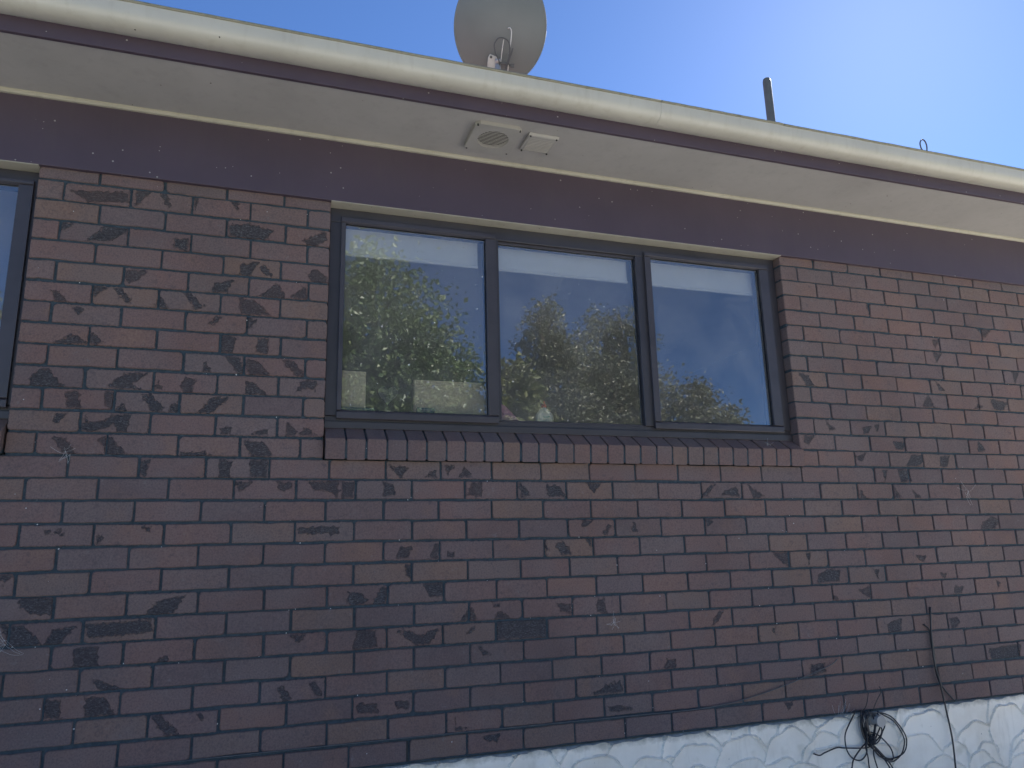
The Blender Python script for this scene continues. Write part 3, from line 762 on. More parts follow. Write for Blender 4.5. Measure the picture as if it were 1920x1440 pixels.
# windows
def window(spec):
    (x0, x1), panes, gm = spec
    f = MB()
    zb, zt = ZO + 0.268, ZO + 1.2935
    ya, yb = 0.050, 0.115
    f.box(x0, x1, ya - 0.006, yb, zb, ZO + 0.299)
    f.box(x0, x1, ya + 0.010, yb - 0.001, ZO + 0.299, ZO + 0.324)
    f.box(x0, x1, ya, yb, ZO + 1.226, zt)
    ed = [(x0, panes[0][2] - 0.004)] + [(panes[i][3] + 0.004, panes[i + 1][2] - 0.004) for i in range(len(panes) - 1)] + [(panes[-1][3] + 0.004, x1)]
    for a, b in ed:
        f.box(a, b, ya + 0.0005, yb - 0.0005, ZO + 0.324, ZO + 1.226)
    w = f.build('window', M['frame'], house, bevel=0.0025)
    for i, (o0, o1, g0, g1, zg0, zg1, is_sash) in enumerate(panes):
        zg0 += ZO; zg1 += ZO
        if is_sash:
            s = MB()
            za, zc = ZO + 0.3095, ZO + 1.250
            y0, y1 = 0.034, 0.0495
            s.prism([(y0 + 0.002, za), (y0, za + 0.004), (y0, zg0 - 0.010), (y0 + 0.010, zg0), (y1, zg0), (y1, za)], o0, o1)
            s.prism([(y0, zg1 + 0.008), (y0, zc - 0.003), (y0 + 0.002, zc), (y1, zc), (y1, zg1), (y0 + 0.010, zg1)], o0, o1)
            for a, b in ((o0 + 0.0002, g0), (g1, o1 - 0.0002)):
                s.box(a, b, y0 + 0.0008, y1, zg0 - 0.0005, zg1 + 0.0005)
            s.build('sash', M['sash'], w, bevel=0.0018)
            yg = 0.056
        else:
            yg = 0.075
            for a, b, c, d in ((g0, g1, ZO + 0.324, zg0), (g0, g1, zg1, ZO + 1.226)):
                MB().box(a - 0.004, b + 0.004, 0.064, 0.110, c + 0.0005, d).build('glazing_bead', M['sash'], w, bevel=0.0015)
        gk = MB()
        for a, b_, c, d in ((g0 - .002, g1 + .002, zg0 - .002, zg0 + .003), (g0 - .002, g1 + .002, zg1 - .003, zg1 + .002), (g0 - .002, g0 + .003, zg0 + .003, zg1 - .003), (g1 - .003, g1 + .002, zg0 + .003, zg1 - .003)):
            gk.box(a, b_, yg - 0.003, yg - 0.0005, c, d)
        gk.build('gasket', M['black'], w)
        pane = MB().box(g0 - 0.006, g1 + 0.006, yg, yg + 0.005, zg0 - 0.006, zg1 + 0.006).build('pane', gm[i], w)
        pane.data.materials.append(M['clear'])
        for q, pl in enumerate(pane.data.polygons): pl.material_index = 0 if q == 2 else 1
    return w
G = M['glass']
PAN = [(1.108, 1.846, 1.127, 1.796, 0.348, 1.219, True), (1.86, 2.62, 1.868, 2.612, 0.330, 1.213, False), (2.663, 3.432, 2.698, 3.374, 0.348, 1.221, True)]
window(((1.058, 3.487), PAN, [G[0], G[1], G[2]]))
dxw = -3.560
PAN2 = [tuple(v + dxw for v in p[:4]) + p[4:] for p in PAN]
PAN2[2] = (-0.88, -0.118, -0.845, -0.171, 0.348, 1.226, True)
window(((-2.528, -0.098), PAN2, [G[1], G[2], G[2]]))

# eave: frieze board, cream window heads, bead, soffit, fascia, gutter
EX0, EX1 = HX0 - 0.5, HX1 + 0.5
MB().box(HX0, HX1, -0.020, 0.0055, ZO + 1.2965, ZO + 1.6064).build('frieze_board', M['maroon'], house, bevel=0.002)
for a, b in OPEN:
    MB().box(a + 0.001, b - 0.001, -0.0185, 0.060, ZO + 1.2938, ZO + 1.315).build('window_head', M['cream'], house)
MB().prism([(-0.0203, ZO + 1.591), (-0.030, ZO + 1.592), (-0.037, ZO + 1.600), (-0.038, ZO + 1.6066), (-0.0203, ZO + 1.6066)], HX0, HX1).build('soffit_bead', M['cream'], house)
MB().box(EX0, EX1, -0.4148, -0.005, ZO + 1.607, ZO + 1.616).build('soffit', M['soffit'], house)
MB().box(EX0, EX1, -0.433, -0.415, ZO + 1.597, ZO + 1.79).build('fascia', M['maroon'], house, bevel=0.0015)
def gutter(x0, x1, gr=0.0):
    P = [(-0.4335, 1.735), (-0.4335, 1.660), (-0.452, 1.6515), (-0.487, 1.650), (-0.506, 1.6525), (-0.521, 1.660), (-0.531, 1.671), (-0.5365, 1.686), (-0.5385, 1.703), (-0.5395, 1.728)]
    t = 0.0018
    out = [(y - (gr if y < -0.45 else 0), z + ZO - (gr * 0.6 if y < -0.45 else 0)) for y, z in P]
    inn = [(y + t * (1 if y < -0.45 else -1) + (0.0 if y < -0.45 else 0.0), z + t) for y, z in out]
    inn = [(out[i][0] + (t if i > 4 else (0 if 1 < i <= 4 else -t)), out[i][1] + (t if i <= 6 and i >= 1 else 0)) for i in range(len(out))]
    g = MB().prism(out + inn[::-1], x0, x1)
    ob = g.build('gutter', M['gutter'], house, smooth=True, auto=35)
    pts = [(x, -0.5395 - gr + rng.uniform(-.0006, .0006), ZO + 1.7315 + rng.uniform(-.0008, .0008)) for x in [x0 + (x1 - x0) * k / 60 for k in range(61)]]
    MB().tube(pts, 0.0062, 8).build('lip', M['lip'], ob, smooth=True)
gutter(EX0, 2.478)
gutter(2.474, 3.147, 0.0016)
gutter(3.143, EX1)

# roof
pit = math.tan(R(13))
zr0 = ZO + 1.70
rb = MB()
YR = 4.6
prof = [(-0.47, zr0 + 0.02), (YR, zr0 + 0.02 + (YR + 0.47) * pit), (2 * YR + 0.5, zr0), (2 * YR + 0.5, zr0 - 0.02), (YR, zr0 - 0.02 + (YR + 0.47) * pit), (-0.47, zr0)]
rb.prism(prof, EX0 + 0.05, EX1 - 0.05)
for k in range(int((EX1 - EX0) / 0.19)):
    x = EX0 + 0.1 + k * 0.19
    z_ = zr0 + 0.021
    rb.add([(x - .016, -0.47, z_), (x + .016, -0.47, z_), (x + .010, -0.47, z_ + .026), (x - .010, -0.47, z_ + .026),
            (x - .016, YR, z_ + (YR + .47) * pit), (x + .016, YR, z_ + (YR + .47) * pit), (x + .010, YR, z_ + .026 + (YR + .47) * pit), (x - .010, YR, z_ + .026 + (YR + .47) * pit)],
           [(0, 1, 2, 3), (4, 7, 6, 5), (1, 5, 6, 2), (2, 6, 7, 3), (3, 7, 4, 0)])
rb.build('roof', M['roof'], house)
def roof_z(y): return zr0 + 0.02 + (y + 0.47) * pit
# gable ends, back wall and rooms
MB().box(HX0, HX1, 8.9, 9.05, 0, zr0).build('back_wall', M['inwall'], house)
for a, b in ((HX0, HX0 + 0.1), (HX1 - 0.1, HX1)):
    gp = [(0.106, 0), (0.106, zr0), (YR, zr0 + (YR + 0.3) * pit), (8.9, zr0), (8.9, 0)]
    MB().prism(gp, a, b).build('gable_wall', M['inwall'], house)
IC, IF = ZO + 1.65, ZO - 0.80
MB().box(HX0 + 0.1, HX1 - 0.1, 0.106, 8.9, IC, IC + 0.02).build('ceiling', M['ceiling'], house)
MB().box(HX0 + 0.1, HX1 - 0.1, 0.106, 8.9, IF - 0.05, IF).build('floor', M['floor'], house)
for a, b in ((0.30, 0.38), (5.36, 5.44)):
    MB().box(a, b, 0.21, 8.0, IF, IC).build('interior_wall', M['inwall'], house)
MB().box(HX0 + 0.1, HX1 - 0.1, 8.0, 8.08, IF, IC).build('interior_wall', M['inwall'], house)
# lining of the front wall inside, with the window reveals
li = MB()
YL0, YL1 = 0.118, 0.20
li.box(HX0 + 0.1, HX1 - 0.1, YL0, YL1, IF, ZO + 0.262)
li.box(HX0 + 0.1, HX1 - 0.1, YL0, YL1, ZO + 1.26, IC)
for i in range(0, len(xs), 2):
    li.box(xs[i] + (0.1 if i == 0 else 0.02), xs[i + 1] - (0.1 if i == len(xs) - 2 else 0.03), YL0, YL1 - 0.0005, ZO + 0.262, ZO + 1.26)
li.build('wall_lining', M['ceiling'], house)
for a, b in OPEN:
    MB().box(a - 0.02, b + 0.02, 0.1165, 0.25, ZO + 0.246, ZO + 0.2625).build('window_board', M['ceiling'], house)
MB().box(0.40, 5.2, 0.26, 0.85, ZO + 0.06, ZO + 0.10).build('bench', M['bench'], house)

# soffit vents
def vent(x0, x1, y0, y1, th, rnd_):
    z1 = ZO + 1.6065
    z0 = z1 - th
    b = MB()
    cx, cy = (x0 + x1) / 2, (y0 + y1) / 2
    n = 32
    if rnd_:
        rad = 0.072
        outer, inner = [], []
        for k in range(n):
            a = 2 * math.pi * (k + 0.5) / n
            c, s = math.cos(a), math.sin(a)
            q = 1 / max(abs(c), abs(s))
            outer.append((cx + c * q * (x1 - x0) / 2, cy + s * q * (y1 - y0) / 2))
            inner.append((cx + c * rad, cy + s * rad))
        v = [(x, y, z0) for x, y in outer] + [(x, y, z0) for x, y in inner] + [(x, y, z1) for x, y in outer] + [(x, y, z1) for x, y in inner]
        f = []
        for k in range(n):
            k2 = (k + 1) % n
            f += [(k, k2, n + k2, n + k), (k, 2 * n + k, 2 * n + k2, k2), (n + k, n + k2, 3 * n + k2, 3 * n + k)]
        b.add(v, f)
    else:
        b.prism([(y0, z1), (y0 + 0.006, z0 + 0.004), (y0 + 0.012, z0), (y1 - 0.004, z0 + 0.004), (y1, z1)], x0, x1)
    o = b.build('vent', M['pvc'], house, bevel=0.0 if rnd_ else 0.003)
    if rnd_:
        # side walls rising to the soffit and a dark plate painting the throat's shade
        MB().box(x0 + 0.03, x1 - 0.03, y0 + 0.03, y1 - 0.03, z1 - 0.004, z1).build('throat', M['dark'], o)
        for k in range(13):
            y = cy - 0.068 + k * 0.0113
            hw = math.sqrt(max(0, 0.0745 ** 2 - (y - cy) ** 2))
            if hw > 0.012:
                c = Vector((cx, y, z0 + 0.006))
                MB().obox(c, (hw, 0, 0), (0, 0.0042, 0.0030), (0, -0.0006, 0.0009)).build('slat', M['pvc'], o)
    else:
        for k in range(9):
            y = y0 + 0.03 + k * 0.0125
            MB().box(x0 + 0.015, x1 - 0.015, y, y + 0.004, z0 - 0.001, z0 + 0.004).build('slat', M['pvc'], o)
    for sx in (x0 + 0.011, x1 - 0.011):
        for sy in (y0 + 0.012, y1 - 0.012):
            MB().tube([(sx, sy, z0 - 0.002), (sx, sy, z0 + 0.006)], 0.0042, 8).build('screw', M['dark'], o)
vent(1.645, 1.865, -0.352, -0.128, 0.019, True)
vent(1.905, 2.055, -0.322, -0.168, 0.013, False)

# ------------------------------------------------------------------ on the roof
A = Vector((0.252, 0.744, 0.619)).normalized()
DC = Vector((2.122, 0.70, 2.976 + ZO))
E1 = A.cross(Vector((0, 0, 1))).normalized()
E2 = E1.cross(A).normalized()
E1, E2 = (E1 * math.cos(R(-5)) + E2 * math.sin(R(-5))), (E2 * math.cos(R(-5)) - E1 * math.sin(R(-5)))
dish = tag(empty('satellite_dish', (2.05, 0.62, roof_z(0.62))), 'grey satellite dish seen from behind above the gutter', 'satellite dish')
def dpt(px, py, back):
    s = 0.00372
    return DC + E1 * ((px - 935) * s) - E2 * ((py - 62) * s) - A * back
v, f = [], []
NR, NA = 14, 56
RX, RZ, DEP = 0.288, 0.338, 0.075
for side, extra in ((0, 0.0), (1, 0.004)):
    for i in range(NR + 1):
        t = i / NR
        for k in range(NA):
            a = 2 * math.pi * k / NA
            v.append(DC + E1 * (RX * t * math.cos(a)) + E2 * (RZ * t * math.sin(a)) + A * (DEP * (t * t - 1) + extra))
n1 = (NR + 1) * NA
for side in (0, 1):
    for i in range(NR):
        for k in range(NA):
            q = (i * NA + k, i * NA + (k + 1) % NA, (i + 1) * NA + (k + 1) % NA, (i + 1) * NA + k)
            q = tuple(x + side * n1 for x in q)
            f.append(q if side else q[::-1])
MB().add(v, f).build('reflector', M['dish'], dish, smooth=True)
rim = [DC + E1 * (RX * math.cos(2 * math.pi * k / 72)) + E2 * (RZ * math.sin(2 * math.pi * k / 72)) + A * 0.004 for k in range(73)]
MB().tube(rim, 0.0075, 8, cap=False).build('rim', M['dish'], dish, smooth=True)
top = dpt(934, 118, 0.11)
foot = Vector((2.05, 0.62, roof_z(0.62) - 0.01))
MB().tube(spline([foot, foot + Vector((0, -0.02, 0.25)), top + Vector((0, 0, -0.05)), top + E2 * 0.03], 6), 0.019, 12).build('mast', M['galv'], dish, smooth=True)
MB().box(foot.x - 0.07, foot.x + 0.07, foot.y - 0.06, foot.y + 0.06, foot.z, foot.z + 0.035).build('foot_plate', M['galv'], dish)
br = MB()
c0 = dpt(925, 122, 0.085)
br.add([c0 + E1 * x + E2 * z - A * y for y in (0, 0.006) for x, z in ((-0.036, -0.07), (0.034, -0.07), (0.028, 0.055), (-0.018, 0.07), (-0.03, 0.05))],
       [(0, 1, 2, 3, 4), (9, 8, 7, 6, 5), (0, 5, 6, 1), (1, 6, 7, 2), (2, 7, 8, 3), (3, 8, 9, 4), (4, 9, 5, 0)])
bro = br.build('bracket', M['galv'], dish, bevel=0.002)
MB().tube([dpt(922, 108, 0.088), dpt(922, 108, 0.10)], 0.009, 6).build('bolt', M['greywire'], bro)
MB().obox(dpt(945, 116, 0.11), E1 * 0.03, E2 * 0.008, A * 0.012).build('clamp', M['greywire'], dish, bevel=0.002)
MB().tube([dpt(938, 116, 0.11), dpt(962, 120, 0.11)], 0.007, 8).build('clamp_bolt', M['greywire'], dish)
MB().obox(dpt(959, 119, 0.112), E1 * 0.012, E2 * 0.012, A * 0.010).build('nut', M['greywire'], dish, bevel=0.002)
MB().tube(spline([dpt(941, 135, .12), dpt(936, 114, .125), dpt(929, 100, .13), dpt(927, 88, .13), dpt(932, 79, .13), dpt(940, 77, .13), dpt(949, 81, .13), dpt(953, 91, .13), dpt(952, 106, .13), dpt(948, 122, .125), dpt(945, 136, .12)], 6), 0.0042, 8).build('cable', M['greywire'], dish, smooth=True)
MB().tube(spline([dpt(958, 92, .13), dpt(955, 104, .13), dpt(950, 120, .125), dpt(946, 138, .12)], 6), 0.005, 8).build('cable', M['greywire'], dish, smooth=True)
MB().tube(spline([dpt(939, 116, .115), dpt(940, 98, .12), dpt(942, 79, .12)], 6), 0.0028, 6).build('wire', M['whitewire'], dish, smooth=True)
MB().tube(spline([dpt(952, 136, .115), dpt(952, 110, .12), dpt(954, 80, .12), dpt(954, 66, .115), dpt(951, 61, .11), dpt(948, 62, .10)], 6), 0.0034, 6).build('wire', M['whitewire'], dish, smooth=True)
lnb = DC + A * 0.36 - E2 * 0.18
MB().tube([DC - E2 * 0.36 - A * 0.02, lnb], 0.011, 8).build('feed_arm', M['galv'], dish)
MB().tube([lnb + A * 0.03, lnb - A * 0.06], [0.022, 0.032], 12).build('receiver', M['whitewire'], dish, smooth=True)

pz = roof_z(0.3)
vp = MB().tube([(3.799, 0.30, pz - 0.03), (3.798, 0.30, pz + 0.3), (3.797, 0.30, 2.655 + ZO), (3.797, 0.30, 2.672 + ZO), (3.797, 0.30, 2.681 + ZO)], [0.026, 0.026, 0.026, 0.022, 0.010], 20)
vpo = vp.build('vent_pipe', M['pipe'], None, smooth=True, auto=50)
tag(vpo, 'thin dark grey vent pipe standing on the roof behind the gutter', 'pipe')
lp = spline([(4.15, -0.45, 1.73 + ZO), (4.150, -0.45, 1.785 + ZO), (4.131, -0.45, 1.812 + ZO), (4.128, -0.45, 1.845 + ZO), (4.145, -0.45, 1.868 + ZO), (4.165, -0.45, 1.862 + ZO), (4.173, -0.45, 1.835 + ZO), (4.168, -0.45, 1.802 + ZO), (4.158, -0.45, 1.78 + ZO), (4.156, -0.45, 1.73 + ZO)], 6)
tag(MB().tube(lp, 0.0036, 8).build('wire_loop', M['greywire'], None, smooth=True), 'small wire loop sticking up over the gutter near the vent pipe', 'wire')

# ------------------------------------------------------------------ cables on the wall
crng = random.Random(5)
def path(key, y0=-0.03, y1=None, wob=0.010):
    pts = CABLES[key]
    n = len(pts)
    return [(x / 1000, (y0 if y1 is None else y0 + (y1 - y0) * i / (n - 1)) + crng.uniform(-wob, wob), z / 1000) for i, (x, z) in enumerate(pts)]
stub = tag(empty('pipe_stub', (3.735, 0.0, ZO - 1.121)), 'short grey pipe end poking from the plinth behind the coiled cable', 'pipe')
sb = MB().tube([(3.735, 0.02, ZO - 1.121), (3.735, -0.07, ZO - 1.121)], 0.027, 20)
sb.build('pipe', M['pvc'], stub, smooth=True, auto=50)
MB().tube([(3.735, -0.012, ZO - 1.121), (3.735, -0.024, ZO - 1.121)], 0.036, 20).build('flange', M['galv'], stub, smooth=True, auto=50)
coil = tag(empty('coiled_cable', (3.70, -0.05, ZO - 1.26)), 'tangled coil of thin black cable hanging over the pipe end on the plinth', 'cable')
for k in ('big1', 'big2', 'mid', 'mid2', 'left', 'in1', 'in2', 'low', 'tail', 'd1', 'd2', 'd3', 'd4', 'd5', 't1', 't2'):
    MB().tube(spline(path(k, -0.040), 8), 0.0034 if k[0] != 't' or k == 'tail' else 0.002, 6).build('strand', M['black'], coil, smooth=True)
for j in range(5):
    a = crng.uniform(-.012, .012)
    MB().tube(spline([(3.665 + a, -0.035, ZO - 1.075), (3.655 + a * 2, -0.052 + a, ZO - 1.12), (3.668 + a, -0.045, ZO - 1.175), (3.69 + a, -0.04, ZO - 1.205), (3.71 - a, -0.05 - a, ZO - 1.16), (3.715 + a, -0.05, ZO - 1.10), (3.69 + a, -0.045, ZO - 1.075)], 8), 0.0030, 6).build('strand', M['black'], coil, smooth=True)
for j in range(5):
    zt = ZO - 1.185 - j * 0.008
    ring = [(3.688 + 0.016 * math.cos(a * 2 * math.pi / 14), -0.043 + 0.016 * math.sin(a * 2 * math.pi / 14), zt + 0.004 * math.sin(a * 0.45)) for a in range(15)]
    MB().tube(ring, 0.0032, 6).build('tie', M['black'], coil, smooth=True)
hc = MB().tube(spline(path('vert', -0.006, -0.052, 0.002), 8), 0.0042, 8).build('hanging_cable', M['black'], None, smooth=True)
tag(hc, 'long thin black cable hanging down the brick wall past the white plinth', 'cable', 'black cables hanging at the right of the wall')
hc2 = MB().tube(spline(path('vert2', -0.010, -0.016, 0.003), 8), 0.0042, 8).build('hanging_cable', M['black'], None, smooth=True)
tag(hc2, 'shorter black cable beside the long one, ending at the top of the plinth', 'cable', 'black cables hanging at the right of the wall')
ww = [(-3.0, .0035, -.990), (0.0, .002, -.9895), (0.374, .002, -.9895), (1.159, .001, -.988), (2.0, .001, -.991), (2.55, 0, -.994), (2.75, -.004, -.993), (2.90, -.006, -.984), (3.028, -.007, -.968), (3.25, -.008, -.925), (3.506, -.008, -.858), (3.57, -.004, -.83)]
tag(MB().tube(spline([(x, y - 0.003, z + ZO) for x, y, z in ww], 6), 0.0023, 6).build('wall_wire', M['greywire'], None, smooth=True),
    'thin grey wire along the lowest mortar joint, rising at the right', 'wire')

# cobwebs: fine strands strung over brick corners and frames
def web(c, n, rad, label, seed, y=-0.006):
    w = random.Random(seed)
    b = MB()
    for i in range(n):
        a = w.uniform(0, 6.28)
        l = rad * w.uniform(0.4, 1)
        p = Vector((c[0] + w.uniform(-.2, .2) * rad, y, c[1] + ZO + w.uniform(-.2, .2) * rad))
        q = p + Vector((math.cos(a) * l, w.uniform(-.006, .003), math.sin(a) * l))
        mid = (p + q) / 2 + Vector((w.uniform(-.1, .1) * l, 0, -0.12 * l))
        b.tube(spline([p, mid, q], 4), 0.00032, 3)
    tag(b.build('cobweb', M['web']), label, 'cobweb')
web((3.55, -1.09), 26, 0.09, 'wispy cobweb above the coiled cable at the foot of the bricks', 1)
web((-0.02, -0.55), 14, 0.08, 'dusty cobweb on the bricks at the left edge of the photo', 2, -0.004)
web((2.36, -0.585), 12, 0.05, 'small star-shaped cobweb on the bricks below the middle pane', 3, -0.003)
web((3.28, 0.235), 10, 0.06, 'pale cobweb on the right end of the main window sill', 4, -0.01)
web((4.6, 0.0), 9, 0.08, 'cobweb on the bricks to the right of the main window', 6, -0.004)
web((0.11, 0.14), 9, 0.06, 'cobweb on the bricks below the left window corner', 7, -0.004)

# ------------------------------------------------------------------ behind the glass
def blind(x0, x1, label):
    root = tag(empty('roller_blind', ((x0 + x1) / 2, 0.128, ZO + 1.10)), label, 'blind', 'white roller blinds behind the main window')
    fb = MB()
    n = 12
    v = []
    for i in range(n + 1):
        x = x0 + (x1 - x0) * i / n
        v += [(x, 0.1275, ZO + 1.112), (x, 0.1275, ZO + 1.24), (x, 0.1285, ZO + 1.112), (x, 0.1285, ZO + 1.24)]
    fcs = []
    for i in range(n):
        a, b = i * 4, i * 4 + 4
        fcs += [(a, b, b + 1, a + 1), (a + 2, a + 3, b + 3, b + 2), (a, a + 2, b + 2, b), (a + 1, b + 1, b + 3, a + 3)]
    fb.add(v, fcs)
    fb.build('fabric', M['fabric'], root)
    MB().tube([(x0, 0.128, ZO + 1.105), (x1, 0.128, ZO + 1.105)], 0.0085, 10).build('bottom_bar', M['fabric'], root, smooth=True, auto=50)
    MB().tube([(x0, 0.141, ZO + 1.246), (x1, 0.141, ZO + 1.246)], 0.012, 14).build('tube', M['fabric'], root, smooth=True, auto=50)
blind(1.075, 1.780, 'white roller blind rolled high behind the left pane of the main window')
blind(1.868, 2.602, 'white roller blind rolled high behind the middle pane of the main window')
blind(2.690, 3.388, 'white roller blind rolled high behind the right pane of the main window')

ZS = ZO + 0.2628
bt = tag(empty('detergent_bottle', (2.121, 0.165, ZS)), 'white detergent bottle with red cap inside the middle pane', 'bottle')
M['bottle'] = simple('white_bottle_plastic', (0.78, 0.84, 0.84), 0.35, 0.03, 5, 0, 0)
M['red'] = simple('red_cap_plastic', (0.62, 0.05, 0.06), 0.4, 0.05, 5, 0, 0)
M['teal'] = simple('bottle_label_print', (0.12, 0.42, 0.45), 0.5, 0.2, 60, 0, 0)
prof = [(0.040, 0), (0.045, 0.004), (0.046, 0.05), (0.047, 0.105), (0.045, 0.118), (0.034, 0.133), (0.020, 0.147), (0.012, 0.152), (0.012, 0.158)]
MB().lathe((2.121, 0.165, ZS), prof, 28, 1, 0.62).build('body', M['bottle'], bt, smooth=True, auto=60)
MB().lathe((2.121, 0.165, ZS + 0.155), [(0.0135, 0), (0.0135, 0.012), (0.010, 0.016), (0.006, 0.024), (0.0055, 0.03), (0.004, 0.032)], 20).build('cap', M['red'], bt, smooth=True, auto=50)
for k, (wd, z_) in enumerate(((0.018, 0.106), (0.013, 0.100))):
    MB().box(2.121 - wd, 2.121 + wd, 0.1345, 0.1375, ZS + z_, ZS + z_ + 0.003).build('label', M['teal'], bt)
M['pink'] = simple('pink_plastic', (0.60, 0.30, 0.46), 0.4, 0.12, 14)
pk = MB()
pk.add([(1.845, .15, ZS), (1.985, .15, ZS), (1.985, .15, ZS + 0.088), (1.915, .15, ZS + 0.156), (1.885, .15, ZS + 0.17), (1.845, .15, ZS + 0.17),
        (1.845, .20, ZS), (1.985, .20, ZS), (1.985, .20, ZS + 0.088), (1.915, .20, ZS + 0.156), (1.885, .20, ZS + 0.17), (1.845, .20, ZS + 0.17)],
       [(0, 1, 2, 3, 4, 5), (11, 10, 9, 8, 7, 6), (0, 6, 7, 1), (1, 7, 8, 2), (2, 8, 9, 3), (3, 9, 10, 4), (4, 10, 11, 5), (5, 11, 6, 0)])
tag(pk.build('pink_packet', M['pink'], None, bevel=0.006), 'pink packet with a slanting top behind the foot of the left mullion', 'packet')
M['lit_wall'] = simple('lit_wall_tan', (0.62, 0.55, 0.42), 0.8, 0.08, 3)
for x0, x1, h, y, lab in ((1.09, 1.250, 0.292, 0.175, 'added tan block standing in for lit back wall, lower left corner of the left pane'),
                          (1.478, 1.872, 0.268, 0.185, 'long added tan block standing in for lit back wall, lower right of the left pane')):
    root = tag(empty('box', ((x0 + x1) / 2, y + 0.02, ZS)), lab, 'box', 'added blocks standing in for lit back wall in the left pane')  # added blocks stand in for lit patches of the far back wall
    MB().box(x0, x1, y, y + 0.045, ZS, ZS + h).build('wall_stand_in', M['lit_wall'], root, bevel=0.002)
    MB().box(x0 - 0.001, x1 + 0.001, y - 0.001, y + 0.046, ZS + h - 0.022, ZS + h + 0.002).build('stand_in_top', M['lit_wall'], root, bevel=0.002)
M['slate'] = simple('slate_board', (0.035, 0.045, 0.045), 0.6, 0.15, 5)
hb = MB()
hp = []
for k in range(40):
    t = 2 * math.pi * k / 40
    hp.append((16 * math.sin(t) ** 3 / 16, (13 * math.cos(t) - 5 * math.cos(2 * t) - 2 * math.cos(3 * t) - math.cos(4 * t)) / 16))
hv = [(1.348 + a * 0.045, y, ZO + 0.448 + b * 0.050) for y in (0.150, 0.158) for a, b in hp]
hf = [tuple(range(40)), tuple(range(79, 39, -1))] + [(i, i + 40, (i + 1) % 40 + 40, (i + 1) % 40) for i in range(40)]
hr = tag(empty('heart_ornament', (1.348, 0.154, ZO + 0.40)), 'dark heart ornament hanging inside the left pane between two added tan blocks', 'ornament')
hb.add(hv, hf).build('heart', M['slate'], hr)
MB().tube([(1.348, 0.154, ZO + 0.47), (1.348, 0.154, ZO + 1.25)], 0.0003, 4).build('string', M['greywire'], hr)
M['cloth'] = simple('blue_cloth', (0.10, 0.20, 0.24), 0.9, 0.2, 40, 0, 0.5, 120)
for x0, x1, h, lab in ((1.125, 1.29, 0.118, 'blue folded cloth on the sill below the left tan block'), (1.475, 1.566, 0.128, 'blue folded cloth on the sill below the right tan block')):
    cb = MB()
    for j in range(5):
        z_ = ZS + h * j / 5
        cb.box(x0 + rng.uniform(0, .006), x1 - rng.uniform(0, .006), 0.128 + rng.uniform(0, .004), 0.165, z_, z_ + h / 5 - 0.001)
    tag(cb.build('folded_cloth', M['cloth'], None, bevel=0.006), lab, 'cloth')

# ------------------------------------------------------------------ garden behind the camera, seen mirrored in the glass
def tree(name, base, lobes, n, leaf, mat, label, seed, trunk=0.16, group='garden trees opposite the house'):
    t = random.Random(seed)
    root = tag(empty(name, base), label, 'tree' if 'tree' in name else 'shrub', group)
    B = Vector(base)
    tb = MB()
    for c, rx, rz in lobes:
        c = Vector(c)
        mid = B.lerp(c, 0.5) + Vector((t.uniform(-.2, .2), t.uniform(-.2, .2), 0))
        tb.tube(spline([B, mid, c], 6), [trunk * (1 - 0.8 * i / 12) for i in range(13)], 8)
        for q in range(6):
            d = Vector((t.gauss(0, 1), t.gauss(0, 1), t.gauss(0, .7))).normalized()
            e = c + Vector((d.x * rx * .8, d.y * rx * .8, d.z * rz * .8))
            tb.tube(spline([c.lerp(mid, 0.3), (c + e) / 2 + Vector((0, 0, .1)), e], 4), [trunk * .25, trunk * .22, trunk * .2, trunk * .18, trunk * .14, trunk * .12, trunk * .1, trunk * .08, trunk * .05], 5)
    tb.build('trunk', M['bark'], root, smooth=True)
    vol = [rx * rx * rz for _, rx, rz in lobes]
    V, F = [], []
    for (c, rx, rz), vv in zip(lobes, vol):
        c = Vector(c)
        m = int(n * vv / sum(vol))
        ncl = max(6, m // 26)
        for _ in range(ncl):
            d = Vector((t.gauss(0, 1), t.gauss(0, 1), t.gauss(0, 1))).normalized()
            rad = t.uniform(0.35, 1.0) ** 0.6 * t.uniform(0.85, 1.12)
            cc = c + Vector((d.x * rx * rad, d.y * rx * rad, d.z * rz * rad))
            sg = t.uniform(0.10, 0.26) * max(rx, 0.6)
            for _ in range(26):
                p = cc + Vector((t.gauss(0, sg), t.gauss(0, sg), t.gauss(0, sg * .8)))
                u = Vector((t.gauss(0, 1), t.gauss(0, 1), t.gauss(0, .8) - 0.4)).normalized()
                w = u.orthogonal().normalized()
                w.rotate(Matrix.Rotation(t.uniform(0, 6.28), 3, u))
                l = leaf * t.uniform(0.6, 1.3)
                q = l * t.uniform(.22, .36)
                nrm = u.cross(w) * q * .4
                i0 = len(V)
                V += [p, p + u * l * .5 + w * q + nrm, p + u * l, p + u * l * .5 - w * q + nrm]
                F += [(i0, i0 + 1, i0 + 2), (i0, i0 + 2, i0 + 3)]
    MB().add(V, F).build('crown', mat, root)
gz = 1.82
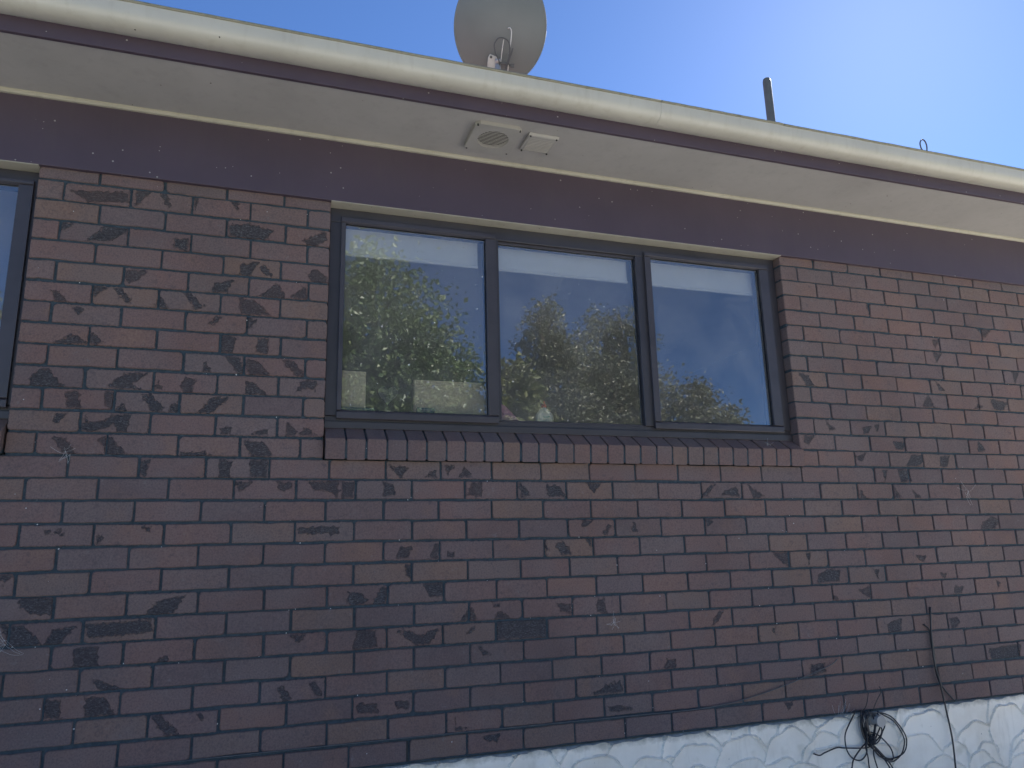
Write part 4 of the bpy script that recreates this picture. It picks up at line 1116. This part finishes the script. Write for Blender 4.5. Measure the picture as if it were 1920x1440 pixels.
tree('broadleaf_tree', (3.2, -12.4, 0), [((3.0, -12.2, 6.1), 1.5, 2.0), ((4.1, -11.9, 5.0), 1.15, 1.5), ((2.2, -12.0, 4.6), 1.3, 1.8), ((4.7, -12.0, 4.3), .75, 1.2), ((3.4, -11.8, 3.6), 1.5, 1.2)], 36000, 0.125, M['leaf_dark'],
     'dark leafy tree mirrored in the left pane of the main window', 11)
tree('tall_tree', (7.2, -12.6, 0), [((7.0, -12.4, 6.4), .55, 1.2), ((7.3, -12.3, 5.2), .9, 1.3), ((6.6, -12.2, 4.6), .7, 1.2), ((7.3, -12.2, 3.8), 1.2, 1.2)], 24000, 0.095, M['leaf_grey'],
     'tall grey-green tree mirrored at the left of the middle pane', 12)
tree('tall_tree', (8.9, -13.0, 0), [((8.7, -12.9, 6.0), .75, 1.3), ((9.4, -12.8, 6.3), .65, 1.4), ((8.3, -12.7, 5.2), .8, 1.2), ((9.3, -12.7, 4.8), 1.1, 1.4), ((8.8, -12.6, 3.8), 1.4, 1.3)], 30000, 0.095, M['leaf_grey'],
     'broad grey-green tree mirrored at the right of the middle pane', 13)
tree('garden_shrub', (5.9, -11.0, 0), [((5.8, -11.0, 4.4), .55, 1.3), ((5.4, -11.0, 3.4), .7, 1.1), ((6.0, -10.9, 3.0), .7, 1.4)], 8000, 0.16, M['leaf_yellow'],
     'yellow-green shrub mirrored low behind the left mullion', 14, 0.06, None)
tree('low_tree', (10.9, -12.2, 0), [((10.6, -12.1, 4.9), .7, .75), ((11.2, -12.0, 4.4), .75, .6), ((10.4, -12.0, 3.6), 1.0, 1.0)], 12000, 0.095, M['leaf_grey'],
     'low tree mirrored at the bottom left of the right pane', 15)
tree('distant_tree', (-4.2, -12.5, 0), [((-4.3, -12.3, 4.6), 1.4, 1.6), ((-3.3, -12.2, 4.0), 1.0, 1.3), ((-5.2, -12.2, 4.0), 1.2, 1.4)], 4500, 0.16, M['leaf_grey'],
     'grey-green tree mirrored in the left window at the photo edge', 16)
